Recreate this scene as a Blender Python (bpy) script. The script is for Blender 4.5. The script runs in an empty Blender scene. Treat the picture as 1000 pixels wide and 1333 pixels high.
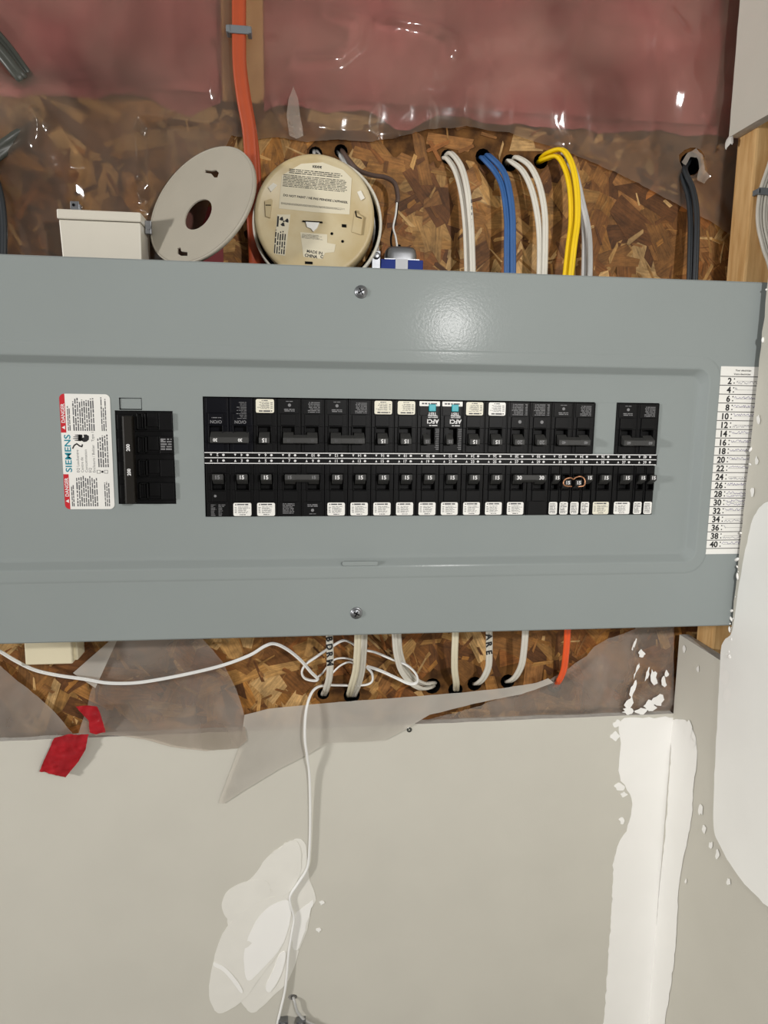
import bpy, bmesh, math, random
from mathutils import Vector, Matrix, noise
from mathutils.geometry import delaunay_2d_cdt
random.seed(7)
PI = math.pi
scene = bpy.context.scene
COL = scene.collection

# ------------------------------------------------------------------ camera
CAM = Vector((-0.1562, -0.7764, 0.0623))
F = 924.0
MC = Matrix(((0.992702497, -0.119794403, 0.013822197),
             (-0.004467191, -0.151075522, -0.988512130),
             (0.120506416, 0.981236713, -0.150508193)))
cd = bpy.data.cameras.new('camera')
cd.sensor_fit = 'VERTICAL'; cd.sensor_height = 36.0; cd.lens = F / 1333.0 * 36.0
cd.clip_start = 0.02; cd.clip_end = 50
cam = bpy.data.objects.new('camera', cd); COL.objects.link(cam)
rot = Matrix((MC[0], -MC[1], -MC[2])).transposed()
cam.matrix_world = Matrix.Translation(CAM) @ rot.to_4x4()
scene.camera = cam

# ------------------------------------------------------------------ world, lamps, exposure
W = bpy.data.worlds.new('room_air'); scene.world = W; W.use_nodes = True
W.node_tree.nodes['Background'].inputs[0].default_value = (1.0, 0.96, 0.9, 1)
W.node_tree.nodes['Background'].inputs[1].default_value = 0.20
def lamp(name, loc, power, radius, col):
    l = bpy.data.lights.new(name, 'POINT'); l.energy = power; l.shadow_soft_size = radius; l.color = col
    o = bpy.data.objects.new(name, l); COL.objects.link(o); o.location = loc
    return o
lamp('work_lamp', (0.25, -1.12, 0.268), 18.0, 0.024, (1.0, 0.98, 0.96))
lamp('far_lamp', (-3.2, -1.5, 0.30), 165.0, 0.17, (1.0, 0.975, 0.945))
vs = scene.view_settings
vs.view_transform = 'Standard'; vs.look = 'None'; vs.gamma = 1.0; vs.use_curve_mapping = False
vs.exposure = 0.60

# ------------------------------------------------------------------ helpers
def ray(u, v):
    d = Vector(((u - 500) / F, (v - 666.5) / F, 1.0))
    return MC.transposed() @ d
def at(u, v, Y):
    d = ray(u, v); return CAM + d * ((Y - CAM.y) / d.y)
def atx(u, v, X):
    d = ray(u, v); return CAM + d * ((X - CAM.x) / d.x)

def lin(c):
    def f(x):
        x /= 255.0
        return x / 12.92 if x <= 0.04045 else ((x + 0.055) / 1.055) ** 2.4
    return (f(c[0]), f(c[1]), f(c[2]), 1.0)

def mat(name, rgb, rough=0.5, metal=0.0, spec=0.5, var=0.0, vscale=30.0, bump=0.0, bscale=200.0, rgb2=None, stretch=None, coat=0.0):
    m = bpy.data.materials.new(name); m.use_nodes = True
    nt = m.node_tree; b = nt.nodes['Principled BSDF']
    b.inputs['Base Color'].default_value = lin(rgb)
    b.inputs['Roughness'].default_value = rough
    b.inputs['Metallic'].default_value = metal
    b.inputs['Specular IOR Level'].default_value = spec
    b.inputs['Coat Weight'].default_value = coat
    tc = nt.nodes.new('ShaderNodeTexCoord')
    src = tc.outputs['Object']
    if stretch:
        mp = nt.nodes.new('ShaderNodeMapping'); mp.inputs['Scale'].default_value = stretch
        nt.links.new(src, mp.inputs[0]); src = mp.outputs[0]
    n = nt.nodes.new('ShaderNodeTexNoise'); n.inputs['Scale'].default_value = vscale; n.inputs['Detail'].default_value = 5
    nt.links.new(src, n.inputs['Vector'])
    r = nt.nodes.new('ShaderNodeValToRGB')
    c1 = lin(rgb)
    c2 = lin(rgb2) if rgb2 else tuple(max(0, x * (1 - var)) for x in c1[:3]) + (1,)
    r.color_ramp.elements[0].position = 0.35; r.color_ramp.elements[0].color = c2
    r.color_ramp.elements[1].position = 0.62; r.color_ramp.elements[1].color = c1
    nt.links.new(n.outputs['Fac'], r.inputs[0]); nt.links.new(r.outputs[0], b.inputs['Base Color'])
    if bump > 0:
        n2 = nt.nodes.new('ShaderNodeTexNoise'); n2.inputs['Scale'].default_value = bscale; n2.inputs['Detail'].default_value = 3
        nt.links.new(src, n2.inputs['Vector'])
        bp = nt.nodes.new('ShaderNodeBump'); bp.inputs['Strength'].default_value = bump; bp.inputs['Distance'].default_value = 0.001
        nt.links.new(n2.outputs['Fac'], bp.inputs['Height']); nt.links.new(bp.outputs[0], b.inputs['Normal'])
    return m

def film(name, haze, rgb, gloss=0.18, hvar=0.25, hscale=9.0, spec=0.5, bump=0.35, bscale=22.0, tint=(238, 232, 226), blur=0.0):
    """clear polyethylene film: see-through, a milky share, a glossy skin"""
    m = bpy.data.materials.new(name); m.use_nodes = True
    nt = m.node_tree; nt.nodes.clear()
    out = nt.nodes.new('ShaderNodeOutputMaterial')
    tr = nt.nodes.new('ShaderNodeBsdfTransparent'); tr.inputs[0].default_value = lin(tint)
    df = nt.nodes.new('ShaderNodeBsdfDiffuse'); df.inputs[0].default_value = lin(rgb)
    tl = nt.nodes.new('ShaderNodeBsdfTranslucent'); tl.inputs[0].default_value = lin(rgb)
    mx0 = nt.nodes.new('ShaderNodeMixShader'); mx0.inputs[0].default_value = 0.3
    nt.links.new(df.outputs[0], mx0.inputs[1]); nt.links.new(tl.outputs[0], mx0.inputs[2])
    tc = nt.nodes.new('ShaderNodeTexCoord')
    n = nt.nodes.new('ShaderNodeTexNoise'); n.inputs['Scale'].default_value = hscale; n.inputs['Detail'].default_value = 4; n.inputs['Distortion'].default_value = 0.8
    nt.links.new(tc.outputs['Object'], n.inputs['Vector'])
    mr = nt.nodes.new('ShaderNodeMapRange')
    mr.inputs[1].default_value = 0.3; mr.inputs[2].default_value = 0.7
    mr.inputs[3].default_value = haze - hvar / 2; mr.inputs[4].default_value = haze + hvar / 2
    nt.links.new(n.outputs['Fac'], mr.inputs[0])
    rf = nt.nodes.new('ShaderNodeBsdfRefraction'); rf.inputs['Color'].default_value = lin(tint); rf.inputs['Roughness'].default_value = 0.45; rf.inputs['IOR'].default_value = 1.35
    mb_ = nt.nodes.new('ShaderNodeMixShader'); mb_.inputs[0].default_value = blur
    nt.links.new(tr.outputs[0], mb_.inputs[1]); nt.links.new(rf.outputs[0], mb_.inputs[2])
    mx = nt.nodes.new('ShaderNodeMixShader')
    nt.links.new(mr.outputs[0], mx.inputs[0]); nt.links.new(mb_.outputs[0], mx.inputs[1]); nt.links.new(mx0.outputs[0], mx.inputs[2])
    gl = nt.nodes.new('ShaderNodeBsdfGlossy'); gl.inputs['Roughness'].default_value = gloss
    fr = nt.nodes.new('ShaderNodeFresnel'); fr.inputs[0].default_value = 1.5
    n2 = nt.nodes.new('ShaderNodeTexNoise'); n2.inputs['Scale'].default_value = bscale; n2.inputs['Detail'].default_value = 3
    nt.links.new(tc.outputs['Object'], n2.inputs['Vector'])
    bp = nt.nodes.new('ShaderNodeBump'); bp.inputs['Strength'].default_value = bump; bp.inputs['Distance'].default_value = 0.01
    nt.links.new(n2.outputs['Fac'], bp.inputs['Height'])
    nt.links.new(bp.outputs[0], gl.inputs['Normal']); nt.links.new(bp.outputs[0], df.inputs['Normal'])
    mx2 = nt.nodes.new('ShaderNodeMixShader')
    nt.links.new(fr.outputs[0], mx2.inputs[0]); nt.links.new(mx.outputs[0], mx2.inputs[1]); nt.links.new(gl.outputs[0], mx2.inputs[2])
    nt.links.new(mx2.outputs[0], out.inputs[0])
    return m

class MB:
    def __init__(s): s.v = []; s.f = []; s.m = []; s.sm = []
    def add(s, vs, fs, mi=0, smooth=False):
        o = len(s.v); s.v += [tuple(x) for x in vs]
        for f in fs: s.f.append([i + o for i in f]); s.m.append(mi); s.sm.append(smooth)
    def box(s, x0, x1, y0, y1, z0, z1, mi=0):
        s.add([(x0,y0,z0),(x1,y0,z0),(x1,y1,z0),(x0,y1,z0),(x0,y0,z1),(x1,y0,z1),(x1,y1,z1),(x0,y1,z1)],
              [(0,3,2,1),(4,5,6,7),(0,1,5,4),(1,2,6,5),(2,3,7,6),(3,0,4,7)], mi)
    def prism(s, poly, y0, y1, mi=0, cap_back=True):
        """poly: ccw (x,z) outline seen from -y; front at y0, back at y1"""
        n = len(poly)
        vs = [(p[0], y0, p[1]) for p in poly] + [(p[0], y1, p[1]) for p in poly]
        fs = [tuple(range(n))] + [((i + 1) % n, i, i + n, (i + 1) % n + n) for i in range(n)]
        if cap_back: fs.append(tuple(range(2 * n - 1, n - 1, -1)))
        s.add(vs, fs, mi)
    def quad(s, x0, x1, z0, z1, y, mi=0):
        s.add([(x0,y,z0),(x1,y,z0),(x1,y,z1),(x0,y,z1)], [(0,1,2,3)], mi)
    def cyl(s, c, axis, r0, r1, h, n=16, mi=0, smooth=False, caps=True):
        c = Vector(c); a = Vector(axis).normalized()
        u = a.orthogonal().normalized(); w = a.cross(u)
        vs = []
        for k, (r, t) in enumerate(((r0, 0), (r1, h))):
            for i in range(n):
                q = 2 * PI * i / n; vs.append(c + a * t + (u * math.cos(q) + w * math.sin(q)) * r)
        fs = [(i, (i + 1) % n, (i + 1) % n + n, i + n) for i in range(n)]
        s.add(vs, fs, mi, smooth)
        if caps: s.add(vs[:n], [tuple(range(n - 1, -1, -1))], mi); s.add(vs[n:], [tuple(range(n))], mi)
    def lathe(s, prof, M, n=48, mi=0, smooth=True):
        """prof: (r, h) pairs; axis local z; M 4x4"""
        vs = []
        for r, h in prof:
            for i in range(n):
                q = 2 * PI * i / n; vs.append(M @ Vector((r * math.cos(q), r * math.sin(q), h)))
        fs = []
        for k in range(len(prof) - 1):
            for i in range(n):
                j = (i + 1) % n; fs.append((k*n+i, k*n+j, (k+1)*n+j, (k+1)*n+i))
        s.add(vs, fs, mi, smooth)
    def text(s, st, h, x, z, y, rotdeg=0, mi=0, align='C', bold=0.0, M=None, wid=None):
        V, Fc, w = text_mesh(st, bold); k = h / 0.70
        kx = k if wid is None else wid / w
        ox = {'C': -w / 2, 'L': 0, 'R': -w}[align]
        c, sn = math.cos(math.radians(rotdeg)), math.sin(math.radians(rotdeg))
        out = []
        for a, b in V:
            a = (a + ox) * kx; b = (b - 0.35) * k
            X = x + a * c - b * sn; Z = z + a * sn + b * c
            out.append((M @ Vector((X, Z, y))) if M else (X, y, Z))
        s.add(out, Fc, mi)
    def dashes(s, x0, x1, z0, z1, rows, y, fill=0.62, mi=0, rotdeg=0, rnd=None, M=None, just=0.0):
        """unreadable small print: rows of word-like dashes in a rectangle"""
        rnd = rnd or random
        if rotdeg in (0, 180): L, T = x1 - x0, z1 - z0
        else: L, T = z1 - z0, x1 - x0
        ph = T / rows
        for r in range(rows):
            p = 0.0; end = L * (1 - just * rnd.random())
            while p < end:
                w = min(end - p, ph * rnd.uniform(0.8, 4.0)); h = ph * fill * rnd.uniform(0.75, 1.0)
                a0, a1, b0, b1 = p, p + w, ph * r + (ph - h) / 2, ph * r + (ph + h) / 2
                if rotdeg == 0: q = (x0 + a0, x0 + a1, z1 - b1, z1 - b0)
                elif rotdeg == 180: q = (x1 - a1, x1 - a0, z0 + b0, z0 + b1)
                else: q = (x0 + b0, x0 + b1, z0 + a0, z0 + a1)
                pts = [(q[0], q[2]), (q[1], q[2]), (q[1], q[3]), (q[0], q[3])]
                s.add([(M @ Vector((a, b, y))) if M else (a, y, b) for a, b in pts], [(0, 1, 2, 3)], mi)
                p += w + ph * rnd.uniform(0.25, 0.6)
    def mesh(s, name, mats, bevel=0.0, weld=False):
        me = bpy.data.meshes.new(name); me.from_pydata(s.v, [], s.f)
        for m in (mats if isinstance(mats, (list, tuple)) else [mats]): me.materials.append(m)
        me.polygons.foreach_set('material_index', s.m); me.polygons.foreach_set('use_smooth', s.sm)
        me.update()
        if bevel > 0:
            bm = bmesh.new(); bm.from_mesh(me)
            ed = [e for e in bm.edges if len(e.link_faces) == 2 and e.calc_face_angle(0) > 0.5]
            bmesh.ops.bevel(bm, geom=ed, offset=bevel, segments=2, affect='EDGES', profile=0.5, clamp_overlap=True)
            bm.to_mesh(me); bm.free()
        return me
    def build(s, name, mats, parent=None, bevel=0.0):
        return link(name, s.mesh(name, mats, bevel), parent)

def link(name, me, parent=None):
    o = bpy.data.objects.new(name, me); COL.objects.link(o)
    if parent: o.parent = parent
    return o
def tag(o, label=None, cat=None, group=None, kind=None):
    if label: o['label'] = label
    if cat: o['category'] = cat
    if group: o['group'] = group
    if kind: o['kind'] = kind
    return o
def empty(name, loc, label, cat, group=None, rot=(0, 0, 0)):
    o = bpy.data.objects.new(name, None); COL.objects.link(o); o.location = loc; o.rotation_euler = rot
    o.empty_display_size = 0.02
    return tag(o, label, cat, group)

_tc = {}
def text_mesh(st, bold=0.0):
    key = (st, bold)
    if key not in _tc:
        cu = bpy.data.curves.new('lettering', 'FONT'); cu.body = st; cu.size = 1.0; cu.offset = bold; cu.resolution_u = 3
        ob = bpy.data.objects.new('lettering', cu)
        me = bpy.data.meshes.new_from_object(ob)
        V = [(v.co.x, v.co.y) for v in me.vertices]; Fc = [tuple(p.vertices) for p in me.polygons]
        x0 = min(v[0] for v in V); V = [(v[0] - x0, v[1]) for v in V]
        _tc[key] = (V, Fc, max(v[0] for v in V))
        bpy.data.objects.remove(ob); bpy.data.curves.remove(cu); bpy.data.meshes.remove(me)
    return _tc[key]

def rrect(x0, x1, z0, z1, r, n=6):
    """ccw seen from -y (x right, z up)"""
    pts = []
    for cx, cz, a0 in ((x1 - r, z0 + r, -PI/2), (x1 - r, z1 - r, 0), (x0 + r, z1 - r, PI/2), (x0 + r, z0 + r, PI)):
        for i in range(n + 1):
            a = a0 + PI / 2 * i / n; pts.append((cx + r * math.cos(a), cz + r * math.sin(a)))
    return pts

def catmull(P, n=8):
    P = [Vector(p) for p in P]; Q = [P[0] * 2 - P[1]] + P + [P[-1] * 2 - P[-2]]
    out = []
    for i in range(1, len(Q) - 2):
        a, b, c, d = Q[i-1], Q[i], Q[i+1], Q[i+2]
        for k in range(n):
            t = k / n
            out.append(0.5 * ((2*b) + (c-a)*t + (2*a-5*b+4*c-d)*t*t + (3*b-a-3*c+d)*t*t*t))
    out.append(P[-1]); return out

def sweep(mb, P, prof, ref=None, n=8, mi=0, caps=True):
    pts = catmull(P, n); m = len(prof); S = None; vs = []
    for i, p in enumerate(pts):
        T = (pts[min(i+1, len(pts)-1)] - pts[max(i-1, 0)]).normalized()
        if ref is not None: s = ref - T * ref.dot(T)
        else: s = (S if S is not None else T.orthogonal()); s = s - T * s.dot(T)
        if s.length < 1e-6: s = T.orthogonal()
        S = s.normalized(); N = T.cross(S)
        for a, b in prof: vs.append(p + S * a + N * b)
    L = len(pts)
    fs = [(i*m+j, i*m+(j+1)%m, (i+1)*m+(j+1)%m, (i+1)*m+j) for i in range(L-1) for j in range(m)]
    mb.add(vs, fs, mi, True)
    if caps:
        mb.add(vs[:m], [tuple(range(m-1, -1, -1))], mi); mb.add(vs[-m:], [tuple(range(m))], mi)

def flat_prof(w, t):
    """two-lobed jacket of a flat cable"""
    P = []
    r = t / 2; c = w / 2 - r
    for i in range(7): a = -PI/2 + PI * i / 6; P.append((c + r * math.cos(a), r * math.sin(a)))
    P += [(c * 0.45, r * 0.97), (0, r * 0.72), (-c * 0.45, r * 0.97)]
    for i in range(7): a = PI/2 + PI * i / 6; P.append((-c + r * math.cos(a), r * math.sin(a)))
    P += [(-c * 0.45, -r * 0.97), (0, -r * 0.72), (c * 0.45, -r * 0.97)]
    return P
def round_prof(r, n=8): return [(r * math.cos(2*PI*i/n), r * math.sin(2*PI*i/n)) for i in range(n)]

def inside(p, poly):
    c = False; n = len(poly); j = n - 1
    for i in range(n):
        a, b = poly[i], poly[j]
        if (a[1] > p[1]) != (b[1] > p[1]) and p[0] < (b[0]-a[0]) * (p[1]-a[1]) / (b[1]-a[1]) + a[0]: c = not c
        j = i
    return c

def resample(poly, step, jag=0.0, seed=0, closed=True):
    out = []; n = len(poly)
    for i in range(n if closed else n - 1):
        a, b = Vector(poly[i]), Vector(poly[(i+1) % n]); L = (b - a).length; k = max(1, int(L / step))
        nn = Vector((-(b-a).y, (b-a).x)).normalized() if L > 0 else Vector((0, 0))
        for j in range(k):
            p = a.lerp(b, j / k)
            if jag:
                q = noise.noise(Vector((p.x * 90, p.y * 90, seed))) + 0.6 * noise.noise(Vector((p.x * 260, p.y * 260, seed + 9)))
                p = p + nn * q * jag
            out.append((p.x, p.y))
    return out

def sheet(outline, step, yf, holes=(), jag=0.0, seed=0):
    """triangulated sheet over an (x,z) outline, depth from yf(x,z)"""
    ol = resample(outline, step, jag, seed)
    hs = [resample(h, step * 0.5) for h in holes]
    P = [Vector(p) for p in ol]; faces = [list(range(len(ol)))]
    for h in hs:
        o = len(P); P += [Vector(p) for p in h]; faces.append(list(range(o, o + len(h))))
    x0 = min(p[0] for p in ol); x1 = max(p[0] for p in ol); z0 = min(p[1] for p in ol); z1 = max(p[1] for p in ol)
    nx = int((x1 - x0) / step) + 1; nz = int((z1 - z0) / step) + 1
    rr = random.Random(seed + 3)
    for i in range(nx):
        for j in range(nz):
            p = (x0 + (i + 0.5 + rr.uniform(-.2, .2)) * step, z0 + (j + 0.5 + rr.uniform(-.2, .2)) * step)
            if inside(p, ol) and not any(inside(p, h) for h in hs): P.append(Vector(p))
    V, E_, Fc, *_ = delaunay_2d_cdt(P, [], faces, 0, 1e-6)
    keep = []
    for f in Fc:
        c = (sum(V[i].x for i in f) / len(f), sum(V[i].y for i in f) / len(f))
        if inside(c, ol) and not any(inside(c, h) for h in hs):
            a, b, d = V[f[0]], V[f[1]], V[f[2]]
            if (b.x-a.x)*(d.y-a.y) - (b.y-a.y)*(d.x-a.x) < 0: f = list(reversed(f))
            keep.append(tuple(f))
    mb = MB(); mb.add([(v.x, yf(v.x, v.y), v.y) for v in V], keep, 0, True)
    return mb
def pix(pts, Y): return [(at(u, v, Y).x, at(u, v, Y).z) for u, v in pts]
def ccw(poly):
    a = sum(poly[i][0]*poly[(i+1)%len(poly)][1] - poly[(i+1)%len(poly)][0]*poly[i][1] for i in range(len(poly)))
    return list(poly) if a > 0 else list(reversed(poly))
def N3(x, y, z): return noise.noise(Vector((x, y, z)))

# ------------------------------------------------------------------ materials
M = {}
M['grey'] = mat('grey_enamel', (141, 148, 147), 0.16, 0, 0.035, var=0.03, vscale=6, bump=0.07, bscale=420)
M['can'] = mat('galvanised_can', (150, 152, 150), 0.5, 0.6, var=0.1)
M['black'] = mat('black_moulding', (13, 13, 14), 0.40, 0, 0.16, var=0.15, vscale=60, bump=0.08, bscale=1500)
M['black2'] = mat('blue_black_moulding', (10, 11, 18), 0.34, 0, 0.16, var=0.15, vscale=60)
M['main'] = mat('brown_black_moulding', (16, 15, 13), 0.45, 0, 0.2, var=0.15, vscale=60, bump=0.08, bscale=1500)
M['handle'] = mat('charcoal_handle', (56, 56, 55), 0.5, 0, 0.35, var=0.1, vscale=80)
M['handleb'] = mat('brown_handle', (27, 24, 20), 0.4, 0, 0.25, var=0.1, vscale=80)
M['white_ink'] = mat('white_ink', (222, 222, 222), 0.6)
M['grey_ink'] = mat('grey_ink', (120, 120, 122), 0.6)
M['dim_ink'] = mat('dim_ink', (70, 70, 72), 0.6)
M['black_ink'] = mat('black_ink', (22, 22, 24), 0.6)
M['soft_ink'] = mat('soft_black_ink', (78, 78, 82), 0.6)
M['sticker'] = mat('white_sticker', (232, 231, 226), 0.45, var=0.03)
M['cream_st'] = mat('yellowed_sticker', (226, 222, 204), 0.45, var=0.06, vscale=120)
M['teal'] = mat('teal_button', (22, 160, 172), 0.35)
M['red'] = mat('red_print', (192, 22, 36), 0.5)
M['sie'] = mat('teal_print', (18, 132, 150), 0.5)
M['pen'] = mat('violet_pen', (118, 110, 150), 0.6)
M['pencil'] = mat('grey_pen', (130, 130, 140), 0.6)
M['steel'] = mat('zinc_steel', (150, 152, 156), 0.38, 1.0, var=0.1, vscale=200)
M['nm_white'] = mat('white_cable_jacket', (214, 210, 198), 0.38, var=0.05, vscale=60)
M['nm_cream'] = mat('cream_cable_jacket', (222, 214, 188), 0.38, var=0.05, vscale=60)
M['nm_grey'] = mat('grey_white_cable_jacket', (190, 190, 188), 0.4, var=0.08, vscale=60)
M['nm_blue'] = mat('blue_cable_jacket', (50, 94, 150), 0.38, var=0.08, vscale=60)
M['nm_yellow'] = mat('yellow_cable_jacket', (238, 200, 10), 0.35, var=0.05, vscale=60)
M['nm_black'] = mat('black_cable_jacket', (40, 44, 48), 0.35, var=0.1, vscale=60)
M['nm_orange'] = mat('orange_cable_jacket', (170, 72, 36), 0.4, var=0.06, vscale=60)
M['nm_orange2'] = mat('bright_orange_cable_jacket', (238, 92, 42), 0.4, var=0.06, vscale=60)
M['nm_dark'] = mat('dark_grey_cable_jacket', (66, 68, 62), 0.4, var=0.1, vscale=60)
M['staple'] = mat('grey_staple_plastic', (112, 118, 122), 0.4, var=0.08)
M['brown'] = mat('brown_cable_jacket', (92, 74, 66), 0.4, var=0.1, vscale=60)
M['phone'] = mat('thin_white_wire_jacket', (235, 235, 232), 0.3, var=0.02)
M['copper'] = mat('bare_copper', (176, 128, 96), 0.35, 0.8, var=0.15, vscale=150)
M['gypsum'] = mat('drywall_paper', (205, 202, 191), 0.85, spec=0.2, var=0.035, vscale=9, bump=0.12, bscale=500)
M['gyp_edge'] = mat('gypsum_core', (205, 202, 196), 0.95, spec=0.1, var=0.15, vscale=90, bump=0.5, bscale=300)
M['mud'] = mat('joint_compound', (247, 246, 242), 0.75, spec=0.25, var=0.02, vscale=14, bump=0.25, bscale=60)
M['mud_thin'] = mat('thin_joint_compound', (232, 230, 222), 0.75, spec=0.25, var=0.03, vscale=30, bump=0.25, bscale=90)
M['mud_side'] = mat('primed_joint_compound', (246, 246, 242), 0.8, spec=0.25, var=0.03, vscale=12, bump=0.2, bscale=60)
M['stud'] = mat('spruce_stud', (226, 186, 130), 0.7, spec=0.2, rgb2=(204, 160, 104), vscale=18, stretch=(9, 9, 1.0), bump=0.2, bscale=60)
M['plate'] = mat('ivory_plastic', (170, 164, 150), 0.5, var=0.05, vscale=25, bump=0.05, bscale=300)
M['alarm'] = mat('yellowed_ivory_plastic', (198, 185, 152), 0.45, var=0.04, vscale=20, rgb2=(184, 165, 124))
M['ring'] = mat('white_ring_plastic', (222, 218, 205), 0.45, var=0.03)
M['paper'] = mat('alarm_paper', (214, 206, 182), 0.55, var=0.03)
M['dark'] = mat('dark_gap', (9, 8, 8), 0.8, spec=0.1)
M['wbox'] = mat('white_box_plastic', (208, 203, 190), 0.4, var=0.02)
M['cream'] = mat('cream_box_plastic', (226, 216, 186), 0.45, var=0.03)
M['tblue'] = mat('blue_transformer_label', (24, 46, 122), 0.5, spec=0.15)
M['foil'] = mat('silver_label_stripe', (168, 170, 174), 0.5, 0.2)
M['tape'] = mat('red_tape', (172, 20, 32), 0.28, var=0.25, vscale=60, bump=0.5, bscale=120)
M['maroon'] = mat('maroon_paper', (120, 36, 40), 0.6)
M['floor'] = mat('bare_concrete', (140, 136, 130), 0.9, var=0.15, vscale=4, bump=0.3, bscale=80)
M['film_top'] = film('poly_film_upper', 0.15, (206, 184, 164), 0.10, 0.18, 7.0, blur=0.5, bump=0.10, bscale=14)
M['film_low'] = film('poly_film_lower', 0.27, (240, 228, 214), 0.10, 0.20, 9.0, blur=0.0, bump=0.16, bscale=18)
M['film_lip'] = film('poly_film_folded', 0.60, (240, 236, 226), 0.2, 0.1, 14.0, bump=0.1)

def osb_mat():
    m = bpy.data.materials.new('strand_board'); m.use_nodes = True; nt = m.node_tree; b = nt.nodes['Principled BSDF']
    at_ = nt.nodes.new('ShaderNodeAttribute'); at_.attribute_name = 'tone'
    uv = nt.nodes.new('ShaderNodeUVMap'); uv.uv_map = 'grain'
    mp = nt.nodes.new('ShaderNodeMapping'); mp.inputs['Scale'].default_value = (40, 420, 1)
    n = nt.nodes.new('ShaderNodeTexNoise'); n.inputs['Scale'].default_value = 1.0; n.inputs['Detail'].default_value = 4
    nt.links.new(uv.outputs[0], mp.inputs[0]); nt.links.new(mp.outputs[0], n.inputs['Vector'])
    mr = nt.nodes.new('ShaderNodeMapRange'); mr.inputs[1].default_value = 0.3; mr.inputs[2].default_value = 0.7; mr.inputs[3].default_value = 0.62; mr.inputs[4].default_value = 1.15
    nt.links.new(n.outputs['Fac'], mr.inputs[0])
    mx = nt.nodes.new('ShaderNodeMix'); mx.data_type = 'RGBA'; mx.blend_type = 'MULTIPLY'; mx.inputs[0].default_value = 1.0
    nt.links.new(at_.outputs['Color'], mx.inputs[6]); nt.links.new(mr.outputs[0], mx.inputs[7])
    tc = nt.nodes.new('ShaderNodeTexCoord'); n3 = nt.nodes.new('ShaderNodeTexNoise'); n3.inputs['Scale'].default_value = 75.0; n3.inputs['Detail'].default_value = 6; n3.inputs['Roughness'].default_value = 0.65
    nt.links.new(tc.outputs['Object'], n3.inputs['Vector'])
    m3 = nt.nodes.new('ShaderNodeMapRange'); m3.inputs[1].default_value = 0.32; m3.inputs[2].default_value = 0.66; m3.inputs[3].default_value = 0.6; m3.inputs[4].default_value = 1.2
    nt.links.new(n3.outputs['Fac'], m3.inputs[0])
    mx2 = nt.nodes.new('ShaderNodeMix'); mx2.data_type = 'RGBA'; mx2.blend_type = 'MULTIPLY'; mx2.inputs[0].default_value = 1.0
    nt.links.new(mx.outputs[2], mx2.inputs[6]); nt.links.new(m3.outputs[0], mx2.inputs[7])
    nt.links.new(mx2.outputs[2], b.inputs['Base Color']); b.inputs['Roughness'].default_value = 0.6; b.inputs['Specular IOR Level'].default_value = 0.3
    bp = nt.nodes.new('ShaderNodeBump'); bp.inputs['Strength'].default_value = 0.4; bp.inputs['Distance'].default_value = 0.0006
    nt.links.new(n.outputs['Fac'], bp.inputs['Height']); nt.links.new(bp.outputs[0], b.inputs['Normal'])
    return m
M['osb'] = osb_mat()
M['osb_core'] = mat('strand_board_core', (112, 76, 38), 0.8, spec=0.2, rgb2=(66, 42, 20), vscale=60, bump=0.5, bscale=200)
M['pink'] = mat('pink_glass_wool', (208, 132, 134), 0.95, spec=0.1, rgb2=(142, 74, 76), vscale=7, bump=0.8, bscale=90)

# ------------------------------------------------------------------ depths (metres, +y into the wall)
Y_GYP = 0.100      # face of the lower drywall
Y_OSB = 0.114      # face of the strand board
X_SIDE = 0.360     # face of the right-hand drywall
Z_TOP, Z_BOT = 0.2030, -0.1960    # panel cover
X_L, X_R = -0.585, 0.405
Y_FL = -0.0085      # cover flange; recessed field is y = 0

# ------------------------------------------------------------------ setting
mb = MB(); mb.box(-1.5, 1.0, -2.2, 0.25, -1.42, -1.40)
tag(mb.build('floor', M['floor']), 'bare concrete floor below the wall', kind='structure')
zt = -0.357
mb = MB()
top = [(-1.5, zt), (-0.9, zt - .001)] + [(-0.85 + i * 0.02, zt + 0.0012 * N3(i * .7, 3, 1)) for i in range(61)] + [(X_SIDE, zt)]
poly = [(-1.5, -1.40), (X_SIDE, -1.40)] + list(reversed(top))
hc = at(381, 1298, Y_GYP)
hole = [(hc.x + 0.0065 * math.cos(a), hc.z + 0.0045 * math.sin(a)) for a in [2*PI*i/10 for i in range(10)]]
w = sheet(ccw(poly), 0.06, lambda x, z: Y_GYP, holes=[hole])
n = len(top)
tv = [(p[0], Y_GYP, p[1]) for p in top] + [(p[0], Y_GYP + 0.0127, p[1]) for p in top]
w.add(tv, [(i, i + 1, i + 1 + n, i + n) for i in range(n - 1)], 1)
w.add([(p[0], Y_GYP, p[1]) for p in hole] + [(p[0], Y_GYP + 0.0127, p[1]) for p in hole], [((i+1) % 10, i, i + 10, (i+1) % 10 + 10) for i in range(10)], 1)
w.quad(-1.5, X_SIDE + .013, -1.40, zt - 0.004, Y_GYP + 0.0128, 2)
wall_back = tag(w.build('wall_back', [M['gypsum'], M['gyp_edge'], M['dark']]), 'grey drywall below the panel with white compound smears', kind='structure')

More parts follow.
